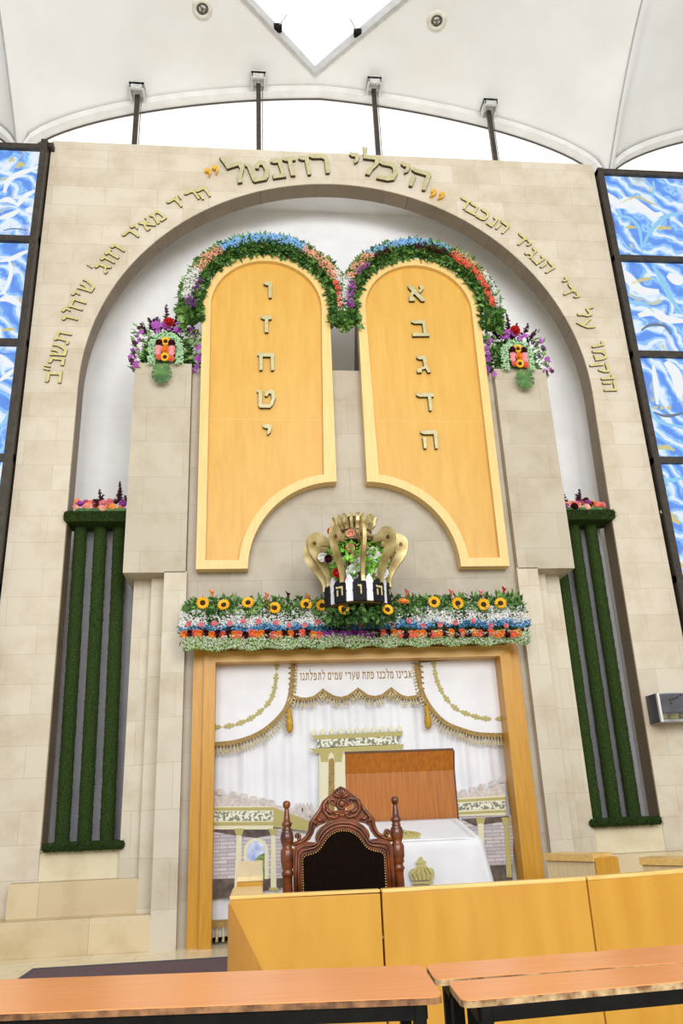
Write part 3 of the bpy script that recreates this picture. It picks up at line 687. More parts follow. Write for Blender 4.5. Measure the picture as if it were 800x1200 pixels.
for s, lt, lab in ((1, TL[0], 'yellow wooden arched tablet with letters alef to he, right one'), (-1, TL[1], 'yellow wooden arched tablet with letters vav to yod, left one')):
    t = thing('law_tablet', (s * 1, -.36, 3.8), lab, 'tablet', 'pair of wooden law tablets')
    obj('panel', prism(tablet_outline(s, .1), -.395, -.31), 'maple', t)
    o_, i_ = tablet_outline(s), tablet_outline(s, .105)
    fr = obj('border', prism(o_, -.455, -.3, holes=[i_]), 'maple_edge', t, bevel=.008)
    bx = MB().add(box(s * .20, s * .26, -.31, .5, 6.497, 7.35)).add(box(s * 1.74, s * 1.8, -.31, .2, 6.497, 7.35))
    obj('support_fin', ([(s * .2, -.31, 6.497), (s * .2, .45, 6.497), (s * .2, .02, 7.35), (s * .2, -.31, 7.35), (s * .27, -.31, 6.497), (s * .27, .45, 6.497), (s * .27, .02, 7.35), (s * .27, -.31, 7.35)],
                        [(0, 1, 2, 3), (4, 5, 6, 7), (0, 1, 5, 4), (1, 2, 6, 5), (2, 3, 7, 6), (3, 0, 4, 7)]), 'smoke', t)
    obj('seam', box(s * .29, s * 1.71, -.3958, -.39, 5.72, 5.7235), 'maple_edge', t)
    for ch, x, y in lt:
        v, f, w = glyph(ch, .09); sc2 = .25; p = W(x, y, -.41)
        l = bpy.data.objects.new('letter', sides(mesh('letter', MB().add((v, f), Matrix.Scale(sc2, 4)), 'brass_pale')))
        place(l, t, (p.x, -.396 - .09 * sc2, p.z)); l['label'] = 'raised brass letter ' + HN[ch]

# ================================================================== ARK FRAME
t = thing('ark_portal', (0, -.37, 0), 'honey beech stepped frame around the white ark curtain', 'frame')
def upoly(xo, zo, xi, zi): return [(-xo, 0), (-xo, zo), (xo, zo), (xo, 0), (xi, 0), (xi, zi), (-xi, zi), (-xi, 0)]
for s in (-1, 1):
    obj('outer_post', prism([(s * 1.82, 0), (s * 1.82, 2.925), (s * 1.695, 2.87), (s * 1.695, 0)], -.385, -.28), 'frame', t)
    obj('inner_post', prism([(s * 1.7, 0), (s * 1.7, 2.875), (s * 1.58, 2.755), (s * 1.58, 0)], -.455, -.2), 'frame', t)
obj('outer_head', prism([(-1.82, 2.925), (1.82, 2.925), (1.695, 2.87), (-1.695, 2.87)], -.385, -.28), 'frame_x', t)
obj('inner_head', prism([(-1.7, 2.875), (1.7, 2.875), (1.58, 2.755), (-1.58, 2.755)], -.455, -.2), 'frame_x', t)

# ================================================================== ARK CURTAIN
CY = -.17
ct = thing('ark_curtain', (0, CY, .03), 'white satin ark curtain with gold fringe and printed temple view', 'curtain')
nx_, nz_ = 150, 34
v = []; f = []
for j in range(nz_ + 1):
    for i in range(nx_ + 1):
        x = -1.64 + 3.28 * i / nx_; z = .06 + 2.72 * j / nz_
        k = .35 + .65 * (1 - abs(x) / 1.64)
        y = CY + .016 * math.sin(x * 21 + .6 * math.sin(z * 2)) + .010 * math.sin(x * 47 + z) + .02 * math.sin(x * 8.3 + 1) * (1 - z / 4)
        v.append((x, y + .02, z))
n = nx_ + 1
for j in range(nz_):
    for i in range(nx_): a = j * n + i; f.append((a, a + 1, a + n + 1, a + n))
cl = obj('cloth', (v, f), 'satin', ct, True)
m = cl.modifiers.new('solid', 'SOLIDIFY'); m.thickness = .006
YA = CY - .045                                     # appliques lie on the folds
def Wc(x, y, Y=YA): p = W(x, y, Y); return (p.x, p.z)
def poly(px, Y=YA): return [Wc(a, b, Y) for a, b in px]
def cs(px, n=24): return [(p.x, p.z) for p in smooth_pts(px, YA, n)]
# swags left and right
SWL = [(341, 777), (339.5, 800), (336.5, 818), (330, 833), (314, 849.5), (296, 860.5), (274, 867.5), (249, 870)]
SWR = [(489, 777), (491.5, 795), (496, 810), (505.5, 828), (522, 845), (543.5, 854), (562.5, 858.5), (590, 859)]
def fringe_strip(pts, w0, w1, y0, name_braid, name_fringe, parent, step=.032, side=1):
    P = [Vector(p) for p in pts]
    L = []; R_ = []
    for i, p in enumerate(P):
        t_ = (P[min(i + 1, len(P) - 1)] - P[max(i - 1, 0)]).normalized(); s_ = Vector((t_.y, -t_.x)) * side
        L.append(p); R_.append(p + s_ * w0)
    obj(name_braid, prism([tuple(q) for q in L] + [tuple(q) for q in reversed(R_)], y0 - .012, y0), 'gold_thread', parent)
    mb = MB(); net = MB()
    tot = 0; nxt = 0
    for i in range(len(P) - 1):
        seg = (P[i + 1] - P[i]); sl = seg.length; t_ = seg.normalized(); s_ = Vector((t_.y, -t_.x)) * side
        while nxt <= tot + sl:
            q = P[i] + t_ * (nxt - tot) + s_ * w0
            e = q + s_ * w1 * (.3 + .7 * abs(t_.x)) + Vector((0, -.01))
            mb.add(tube([(q.x, y0 - .006, q.y), ((q.x * .5 + e.x * .5), y0 - .012, (q.y + e.y) * .5), (e.x, y0 - .008, e.y)], [.005, .0075, .013], 6))
            nxt += step
        tot += sl
    fo = obj(name_fringe, mb, 'pale_gold', parent)
    return fo
for nm, S, side, corner in (('left', SWL, 1, (249, 776)), ('right', SWR, -1, (590, 770))):
    pts = cs(S, 30)
    sw = obj('swag', prism(pts + [Wc(*corner)], YA - .018, YA - .004), 'satin', ct)
    fringe_strip(pts, .045, .075, YA - .02, 'braid', 'fringe', sw, .034, -side if nm == 'left' else -side)
    # olive leaf band inside the swag
    k_ = MB(); c0 = Vector(Wc(*corner))
    inner = [c0 + (Vector(p) - c0) * .82 for p in pts]
    for i in range(1, len(inner) - 1, 3):
        p = inner[i]; t_ = (inner[i + 1] - inner[i - 1]).normalized(); s_ = Vector((-t_.y, t_.x))
        for d, wq in ((0, .036), (.034, .024), (-.034, .024)):
            c_ = p + t_ * d
            k_.add(prism([tuple(c_ + t_ * .033), tuple(c_ + s_ * wq), tuple(c_ - t_ * .033), tuple(c_ - s_ * wq)], YA - .022 - abs(d) * .03 - i * .0003, YA - .0185))
        k_.add(prism([tuple(p + t_ * .075), tuple(p + t_ * .05 + s_ * .006), tuple(p - t_ * .075), tuple(p - t_ * .05 - s_ * .006)], YA - .0205 - i * .00005, YA - .0185))
    obj('leaf_band', k_, 'olive', sw)
# valance
sc_px = [(342, 813), (346, 815.5), (352, 817.5), (359, 818), (367, 816), (373, 811.5), (378, 807), (384, 811.5), (391, 815.5), (399, 817), (407, 815), (413.5, 810.5), (419, 806), (425, 810.5), (431, 814.5), (439, 816), (447, 814), (452.5, 809.5), (458, 805.5), (464, 810.5), (471, 815), (478, 816.5), (486, 815), (492, 812)]
vp = poly(sc_px)
va = obj('valance', prism(vp + [Wc(490, 770), Wc(343, 776)], YA - .016, YA - .004), 'satin', ct)
fringe_strip(vp, .035, .06, YA - .018, 'braid', 'fringe', va, .03, 1)
for s, (x, y0, y1) in enumerate(((342, 775, 815), (491, 770, 812))):
    b = MB(); a_ = W(x, y0, YA - .02); c_ = W(x + (0 if s == 0 else 2.5), y1, YA - .02)
    b.add(tube([a_, c_], .014, 8))
    for k in range(14):
        p = a_.lerp(c_, k / 13); sg = 1 if k % 2 else -1
        b.add(tube([p, p + Vector((sg * .035, -.008, -.02))], [.006, .011], 6))
    obj('braid_cord', b, 'gold_thread', ct)
for px, py in ((339, 833), (500, 829)):
    p = W(px, py, YA - .03)
    ts = obj('tassel', lathe([(.008, .03), (.02, .02), (.026, .0), (.022, -.012), (.026, -.03), (.036, -.12), (.04, -.17), (.03, -.21), (.012, -.235)], 12, p), 'tassel', ct, True)
    obj('tassel_knot', sphere((p.x, p.y, p.z + .035), .017, 10, 6), 'gold_thread', ts, True)
# embroidered verse, written right to left
verse = 'אבינו מלכנו פתח שערי שמים לתפלתנו'
mb = MB(); x0, x1 = W(350.5, 793, YA).x, W(482.5, 791, YA).x
adv = [0]; wd = []
for ch in verse:
    g = (.5 if ch == ' ' else glyph(ch)[2] + .24); wd.append(g)
tot = sum(wd); sc3 = (x1 - x0) / tot; x = x1
for ch, g in zip(verse, wd):
    if ch != ' ':
        v_, f_, w_ = glyph(ch, .05)
        zz = W(349, 793.3, YA).z * (x1 - x) / (x1 - x0) + W(486, 790.5, YA).z * (x - x0) / (x1 - x0)
        mb.add((v_, f_), Matrix.Translation((x - g * sc3 / 2, YA - .017, zz)) @ Matrix.Diagonal((sc3, .06, .082, 1)))
    x -= g * sc3
obj('embroidered_verse', mb, 'gold_thread', va)
# printed temple gate
def appl(name, px, mat, d=0.0, parent=None, th=.004): return obj(name, prism(poly(px), YA - .004 - d - th, YA - .003 - d), mat, parent or ct)
gate = appl('temple_gate', [(374, 880), (374, 1010), (470, 1006), (470, 877)], 'cream')
appl('gate_cornice', [(365, 862), (472, 857), (470, 862.5), (369, 867)], 'olive', .004, gate)
appl('gate_frieze', [(371, 867), (467, 862.5), (466, 872), (372, 876)], 'pattern', .004, gate)
appl('gate_cornice', [(363, 877.5), (473, 872), (470, 878), (369, 883)], 'olive', .004, gate)
for i in range(8): pass
for x in (368, 378.3, 388.5, 398.6, 408.5, 418.3, 428, 438, 447.5, 457.5, 467.5):
    y = 861.5 - (x - 368) * .046
    appl('gate_finial', [(x, y - 8), (x + 3, y - 4), (x + 1.2, y), (x - 1.2, y), (x - 3, y - 4)], 'cream', .003, gate)
for x in (375.5, 391.5):
    appl('gate_column', [(x + 1, 893), (x + 8, 893), (x + 8, 985), (x + 1, 985)], 'cream', .006, gate)
    appl('gate_capital', [(x - 2, 881), (x + 11, 880.5), (x + 9, 887), (x + 8.5, 893), (x + .5, 893), (x, 887)], 'olive', .007, gate)
appl('gate_doorway', [(385, 890), (390, 888), (391.5, 893), (391.5, 980), (384, 980)], 'gold_thread', .005, gate)
# printed colonnade left
wl = appl('city_wall', [(249, 932), (300, 937), (335, 946), (362, 953), (362, 962), (324, 950), (249, 947)], 'print_pale')
for x, y in ((258.5, 927), (273.5, 930), (285.5, 932.5), (297, 935.5), (307.5, 937.5), (317, 939.5)):
    appl('battlement', [(x - 4, y - 2.6), (x + 4, y - 2), (x + 4, y + 5), (x - 4, y + 4.5)], 'print_pale', .002, wl)
tw = appl('watch_tower', [(346, 944), (346, 951.5), (356, 957), (367, 955), (367, 944)], 'print_pale', .003)
for x in (347.5, 351.5, 355.5, 360, 364.5): appl('battlement', [(x - 1.2, 941), (x + 1.2, 941), (x + 1.2, 944.5), (x - 1.2, 944.5)], 'print_pale', .004, tw)
appl('tower_window', [(353.2, 947), (355, 947), (355, 951), (353.2, 951)], 'print_brown', .005, tw)
cn = appl('colonnade', [(249, 945), (320, 945), (320, 972), (249, 972)], 'cream', .004)
appl('frieze', [(249, 951), (320, 950.5), (320, 962), (249, 962)], 'pattern', .006, cn)
appl('gold_molding', [(249, 946.5), (320, 945.8), (320, 949.5), (249, 950)], 'olive', .007, cn)
appl('gold_molding', [(249, 963.5), (320, 963), (320, 967), (249, 967.5)], 'olive', .007, cn)
appl('side_frieze', [(320, 946), (362, 962), (362, 974), (320, 969)], 'olive', .005, cn)
bw_ = appl('brick_wall', [(249, 972), (330, 971), (332, 1036), (249, 1032)], 'print_stone', .001)
appl('shadow_beam', [(249, 972), (320, 970.5), (320, 978), (300, 982), (275, 979), (249, 974.5)], 'print_brown', .003, bw_)
def arc_px(cx, cy, rx, ry, a0, a1, n=12): return [(cx + rx * math.cos(math.radians(a0 + (a1 - a0) * i / n)), cy - ry * math.sin(math.radians(a0 + (a1 - a0) * i / n))) for i in range(n + 1)]
ar = appl('archway', [(314.5, 1030)] + arc_px(300, 998, 14.5, 16, 0, 180) + [(285.5, 1030)], 'cream', .004, bw_)
appl('sky_view', [(310, 1030)] + arc_px(300, 998, 10.5, 12.5, 0, 180) + [(289.5, 1030)], 'print_sky', .006, bw_)
appl('hill_view', [(289.5, 1014), (297, 1009), (304, 1002), (310, 999.5), (310, 1030), (289.5, 1030)], 'print_hill', .008, bw_)
appl('column', [(277, 978), (283, 978), (282.5, 1040), (274.5, 1040)], 'cream', .008, bw_)
appl('capital', [(274, 971), (286, 971), (283.5, 979), (276.5, 979)], 'olive', .009, bw_)
appl('column', [(317.5, 978), (322.5, 978), (323.8, 1041), (317, 1041)], 'cream', .008, bw_)
appl('capital', [(314.5, 971), (325.5, 971), (323, 979), (317, 979)], 'olive', .009, bw_)
appl('column_base', [(315, 1040), (325.5, 1040), (325.5, 1043.5), (315, 1043.5)], 'olive', .009, bw_)
appl('ground', [(249, 1030), (332, 1029), (332, 1040), (312, 1043), (276, 1049), (249, 1053)], 'print_brown', .002)
# printed colonnade right
wr = appl('city_wall', [(528, 931), (545, 929.5), (565, 925.5), (592, 917), (592, 938), (528, 938)], 'print_pale')
for x, y in ((533, 929.5), (542.5, 928), (553.5, 925.5), (564.5, 921.5), (577, 917.5), (589, 913)):
    appl('battlement', [(x - 3.5, y - 2.5), (x + 3.5, y - 3.2), (x + 3.5, y + 4), (x - 3.5, y + 4)], 'print_pale', .002, wr)
cr = appl('colonnade', [(528, 936), (592, 932), (592, 955), (528, 957)], 'cream', .004)
appl('frieze', [(528, 942), (592, 938.5), (592, 947.5), (528, 950)], 'pattern', .006, cr)
appl('gold_molding', [(528, 937.5), (592, 933.8), (592, 937), (528, 940.5)], 'olive', .007, cr)
appl('gold_molding', [(528, 952), (592, 949), (592, 951.8), (528, 955)], 'olive', .007, cr)
br_ = appl('brick_wall', [(528, 957), (601, 955), (601, 1032), (528, 1032)], 'print_stone', .001)
appl('shadow_beam', [(540, 960), (596, 956), (596, 962), (575, 965), (556, 968)], 'print_brown', .003, br_)
appl('column', [(559, 964), (566, 964), (567, 1010), (560, 1010)], 'cream', .008, br_)
appl('capital', [(557, 958.5), (568, 958), (566.5, 965), (558.5, 965)], 'olive', .009, br_)
appl('column', [(590, 965), (595.5, 965), (599.5, 1028), (593, 1028)], 'olive', .008, br_)
appl('capital', [(587, 958), (597, 957.5), (596.5, 966), (589, 966)], 'olive', .009, br_)
appl('ground', [(560, 1015), (600, 1013), (600, 1036), (560, 1036)], 'print_brown', .003)
# hem of the curtain
hem = MB()
for k in range(52):
    x = -1.6 + 3.2 * k / 51
    hem.add(tube([(x, YA - .01, .16), (x + .004, YA - .014, .10), (x, YA - .012, .03)], [.007, .009, .014], 6))
obj('hem_fringe', hem, 'pale_gold', ct)
obj('hem_braid', box(-1.62, 1.62, YA - .02, YA - .002, .155, .225), 'gold_thread', ct)

# ================================================================== FLOWERS
FM = {}
def fm(key, fn):
    if key not in FM: FM[key] = fn()
    return FM[key]
def petal(L, w, curl=.2, a=0.0, z0=0.0, tip=.0):    # one petal lying out from the origin along angle a
    T = Matrix.Rotation(a, 4, 'Z')
    v = [(0.05 * L, 0, z0), (.5 * L, w, z0 + curl * L * .35), (L, 0 if tip else w * .55, z0 + curl * L), (L, -w * .55, z0 + curl * L), (.5 * L, -w, z0 + curl * L * .35), (.5 * L, 0, z0 + curl * L * .12)]
    return [tuple(T @ Vector(p)) for p in v], [(0, 5, 1), (1, 5, 2), (2, 5, 3), (3, 5, 4), (4, 5, 0)]
def rose_mesh(mat):
    mb = MB()
    for ring, (n_, L, c_) in enumerate(((6, 1.0, .35), (5, .82, .75), (4, .6, 1.2), (3, .38, 2.2))):
        for k in range(n_): mb.add(petal(L, L * .62, c_, 2 * PI * k / n_ + ring * .5, .05 * ring))
    mb.add(sphere((0, 0, .3), .3, 7, 5)); mb.add(sphere((0, 0, -.05), .55, 8, 5, (1, 1, .6)))
    return mesh('rose', mb, mat)
def sun_mesh():
    mb = MB()
    for ring in (0, 1):
        for k in range(15): mb.add(petal(1.0 - .1 * ring, .19, .12 + .14 * ring, 2 * PI * (k + .5 * ring) / 15, .02 * ring, 1))
    return mesh('sunflower', mb, 'f_yellow')
def disc_mesh(): return mesh('disc', MB().add(lathe([(.46, -.05), (.47, .06), (.4, .13), (.2, .17), (.02, .15)], 16)), 'f_disc', True)
def orchid_mesh(mat):
    mb = MB()
    for k in range(5): mb.add(petal(1, .42, .15, 2 * PI * k / 5 + .3))
    mb.add(sphere((0, 0, .2), .22, 6, 4)); return mesh('orchid', mb, mat)
def gerbera_mesh(mat):
    mb = MB()
    for ring in (0, 1):
        for k in range(12): mb.add(petal(1 - .25 * ring, .2, .1 + .2 * ring, 2 * PI * (k + .5 * ring) / 12, .03 * ring))
    mb.add(sphere((0, 0, .1), .26, 8, 5, (1, 1, .5))); return mesh('gerbera', mb, mat)
def calla_mesh(mat):
    mb = MB(); v = []; f = []; sg = 12
    prof = [(.05, 0), (.13, .35), (.2, .7), (.34, 1.0)]
    for r, z in prof:
        for k in range(sg):
            a = 2 * PI * k / sg; lip = (.45 * max(0, math.cos(a)) if z > .9 else 0)
            v.append((r * math.cos(a) * (1 + lip), r * math.sin(a), z + lip * .8))
    for i in range(3):
        for k in range(sg): a = i * sg + k; b = i * sg + (k + 1) % sg; f.append((a, b, b + sg, a + sg))
    mb.add((v, f)).add(tube([(0, 0, -1.6), (.02, 0, -.8), (0, 0, .05)], .05, 6)).add(tube([(0, 0, .1), (0, 0, .85)], [.06, .04], 6))
    return mesh('calla_lily', mb, mat)
def rose(parent, p, n, r, mat, name='rose'): return inst(name, fm('rose' + mat, lambda: rose_mesh(mat)), parent, face_m(p, n, r, random.uniform(0, 6)))
def sunflower(parent, p, n, r):
    o = inst('sunflower', fm('sun', sun_mesh), parent, face_m(p, n, r, random.uniform(0, 6)))
    d = bpy.data.objects.new('disc', fm('disc', disc_mesh)); col.objects.link(d); d.parent = o; WL[d.name] = Vector(p); return o
def orchid(parent, p, n, r, mat): return inst('orchid', fm('orch' + mat, lambda: orchid_mesh(mat)), parent, face_m(p, n, r, random.uniform(0, 6)))
def gerbera(parent, p, n, r, mat): return inst('gerbera', fm('gerb' + mat, lambda: gerbera_mesh(mat)), parent, face_m(p, n, r, random.uniform(0, 6)))
def calla(parent, p, n, r, mat): return inst('calla_lily', fm('calla' + mat, lambda: calla_mesh(mat)), parent, face_m(p, n, r, PI))
def plume(mb, p, d, L, r):                         # spiky feathered plume
    p = Vector(p); d = Vector(d).normalized()
    n_ = int(L / .012)
    for k in range(n_):
        u = k / n_; q = p + d * L * u
        for _ in range(3):
            o = (rvec() + d * .9).normalized(); mb.add(leafq(q, o, rvec(), r * (1.15 - u) + .012, .011))
    mb.add(tube([p, p + d * L], [.012, .004], 5))
FRONT = Vector((0, -1, -.12))

# ---- garlands over the tablets
def garland(s, label, bands, roses):
    c = Vector((s * 1.0, -.44, 7.31)); R0 = .965
    t = thing('floral_garland', (c.x, c.y, c.z + R0), label, 'garland', 'garlands over the law tablets')
    def pt(th, ps, rr):                            # th arch angle, ps angle round the roll: 0 = front, + outward
        ca, sa = math.cos(th), math.sin(th); out = Vector((ca, 0, sa))
        n_ = out * math.sin(ps) + Vector((0, -1, 0)) * math.cos(ps)
        return c + out * R0 + Vector((n_.x * rr, n_.y * rr * .9, n_.z * rr)), n_
    a0, a1 = math.radians(-14), math.radians(194)
    obj('core', tube([pt(a0 + (a1 - a0) * i / 40, 0, 0)[0] for i in range(41)], .085, 10), 'leaf_dark', t)
    fa, fb = MB(), MB()
    for k in range(2300):
        th = random.uniform(a0 - .05, a1 + .05); ps = random.uniform(-1.9, 1.9)
        p, n_ = pt(th, ps, random.uniform(.06, .125)); tan = Vector((-math.sin(th), 0, math.cos(th)))
        d = (n_ + rvec() * .75 + tan * random.uniform(-.7, .7)).normalized()
        (fa if random.random() < .6 + .25 * math.sin(ps) else fb).add(leafq(p, d, rvec(), random.uniform(.065, .13), random.uniform(.022, .038)))
    obj('foliage', fa, 'leaf', t); obj('dark_foliage', fb, 'leaf_dark', t)
    for nm, mat, d0, d1, p0, p1, n_, r in bands:
        mb = MB()
        for k in range(n_):
            th = math.radians(random.uniform(d0, d1)); p, q = pt(th, random.uniform(p0, p1), random.uniform(.12, .175))
            for _ in range(3): mb.add(blob(p + rvec() * r * 1.6, r * random.uniform(.5, .85)))
        obj(nm, mb, mat, t, kind='stuff')
    for mat, d0, d1, ps, n_, r in roses:
        for k in range(n_):
            p, q = pt(math.radians(d0 + (d1 - d0) * (k + .5) / n_), ps + random.uniform(-.12, .12), .145)
            rose(t, p, q + Vector((0, -.5, -.2)), r, mat, 'carnation')
garland(-1, 'leafy flower garland on the left tablet, blue blossom on top', [
    ('purple_blossom', 'f_purple', 186, 176, -.5, .2, 60, .017), ('white_blossom', 'f_white', 178, 152, -.1, .75, 420, .015), ('purple_blossom', 'f_purple', 172, 158, -.55, -.1, 30, .015), ('peach_blossom', 'f_peach', 152, 126, -.1, .7, 220, .017),
    ('blue_blossom', 'f_blue', 126, 58, .0, .75, 560, .018), ('peach_blossom', 'f_peach', 60, 24, -.2, .5, 260, .017), ('white_blossom', 'f_white', 30, 4, .15, .7, 280, .014)],
    [('f_coral', 22, -4, -.15, 5, .04)])
garland(1, 'leafy flower garland on the right tablet, coral carnations at its right end', [
    ('white_blossom', 'f_white', 186, 156, .15, .7, 360, .015), ('purple_blossom', 'f_orchid', 184, 158, -.45, .15, 110, .017), ('peach_blossom', 'f_peach', 157, 128, -.05, .6, 180, .017), ('purple_blossom', 'f_orchid', 150, 136, -.4, .0, 40, .016),
    ('blue_blossom', 'f_blue', 128, 64, .1, .7, 420, .017), ('burgundy_blossom', 'f_burg', 128, 110, -.3, .1, 40, .018), ('burgundy_blossom', 'f_burg', 92, 58, -.3, .1, 90, .018), ('peach_blossom', 'f_peach', 60, 26, .2, .65, 170, .016), ('white_blossom', 'f_white', 32, 2, .25, .75, 330, .015)],
    [('f_coral', 60, 2, -.1, 19, .045)])

# ---- long arrangement on the ark frame
LX0, LX1 = -1.93, 1.86
t = thing('floral_arrangement', (0, -.5, 2.925), 'long flower bank with sunflowers and roses lying on the ark frame', 'flowers')
obj('planter_core', cbox(LX0 + .08, LX1 - .08, -.62, -.42, 2.93, 3.28, .03), 'leaf_dark', t)
def zx(x): return .006 * x                          # the bank runs level
fa, fb = MB(), MB()
for k in range(2300):
    x = random.uniform(LX0 + .02, LX1 - .0); z = random.uniform(3.20, 3.42); y = -.58 + random.uniform(-.1, .1) + (z - 3.3) * .5
    d = (rvec() + Vector((0, -.5, .5))).normalized()
    (fa if random.random() < .6 else fb).add(leafq((x, y, z), d, rvec(), random.uniform(.05, .10), random.uniform(.016, .028)))
for k in range(900):
    fb.add(leafq((random.uniform(LX0, LX1), -.63 - random.random() * .04, random.uniform(2.92, 3.24)), (rvec() + Vector((0, -.6, 0))), rvec(), .08, .024))
for k in range(520):                                # leaves spilling forward below the crown
    a = random.uniform(-PI, 0); rr = random.uniform(.1, .40)
    fb.add(leafq((-.065 + rr * math.cos(a), -.86 + rr * math.sin(a), random.uniform(3.04, 3.15)), (rvec() + Vector((0, -.6, -.1))).normalized(), rvec(), random.uniform(.06, .1), .024))
obj('foliage', fa, 'leaf', t); obj('dark_foliage', fb, 'leaf_dark', t)
def bandmb(n_, z0, z1, y0, y1, r, x0=LX0, x1=LX1, clump=0):
    mb = MB()
    for k in range(n_):
        x = random.uniform(x0, x1)
        if clump and math.sin(x * clump) + .6 * math.sin(x * clump * 2.3 + 1) < random.uniform(-1.6, .3): continue
        u = random.random(); z = z0 + (z1 - z0) * u; y = y0 + (y1 - y0) * u + random.uniform(-.03, .02)
        mb.add(blob((x, y, z + .015 * math.sin(x * 17)), r * random.uniform(.6, 1.1)))
    return mb
obj('pale_filler', bandmb(4600, 2.845, 2.965, -.68, -.775, .0135, LX0 + .03, LX1 - .0), 'leaf_pale', t, kind='stuff')
obj('green_filler', bandmb(2000, 2.845, 2.97, -.67, -.76, .016, LX0 + .03, LX1), 'leaf', t, kind='stuff')
obj('white_sprig', bandmb(1500, 2.85, 2.965, -.70, -.79, .0095, LX0 + .03, LX1), 'f_white', t, kind='stuff')
obj('blue_blossom', bandmb(2300, 3.02, 3.10, -.75, -.73, .013, LX0 - .02, LX1 + .02, 5), 'f_blue2', t, kind='stuff')
obj('light_blue_blossom', bandmb(500, 3.03, 3.11, -.76, -.74, .012, LX0, LX1, 4), 'f_blue', t, kind='stuff')
obj('white_blossom', bandmb(8200, 3.075, 3.285, -.74, -.63, .0115, LX0 - .02, LX1, 9), 'f_white', t, kind='stuff')
for px, py in ((237.4, 706.5), (262, 709), (290.5, 706.3), (321.6, 712.5), (358.5, 708.4), (377.3, 709.8), (402.5, 714), (454, 714.6), (508.3, 705.6), (536, 707), (566.4, 708.4), (586.3, 707)):
    sunflower(t, W(px, py, -1.2 if 395 < px < 460 else -.70), FRONT + Vector((random.uniform(-.3, .3), 0, random.uniform(-.1, .5))), .062 if 395 < px < 460 else .069)
for px, py, mat in ((249, 699, 'f_orange'), (312.4, 702, 'f_coral'), (337, 701, 'f_burg'), (476, 698, 'f_coral'), (529, 698, 'f_coral'), (565, 698, 'f_pink'), (589.5, 695, 'f_red'), (360, 703, 'f_orange')):
    calla(t, W(px, py + 2, -.6), (random.uniform(-.3, .3), -.5, 1), .075, mat)
gerbera(t, W(472.6, 705, -.68), (0, -.6, .8), .07, 'f_orange')
pat = ['f_orange', 'f_burg', 'f_coral', 'f_orange', 'f_burg', 'f_orange', 'f_burg', 'f_coral', 'f_burg', 'f_orange', 'f_coral', 'f_burg', 'f_coral', 'f_orange']
px = 216.0; k = 0
while px < 612:
    mat = pat[k % len(pat)]; r = .042 if mat != 'f_burg' else .044
    if 374 < px < 437: mat = 'f_orchid' if k % 3 else 'f_purple'; r = .036
    y = 743.5 - (px - 216) * .004 + random.uniform(-1.3, 1.3)
    rose(t, W(px, y, -.775), FRONT + rvec() * .25, r, mat); px += 6.3 + random.uniform(-.6, 1.2); k += 1
px = 221.0
while px < 608:
    rose(t, W(px, 730.5 + random.uniform(-3, 3), -.765), FRONT + rvec() * .3, .03, 'f_pink'); px += random.uniform(13, 21)

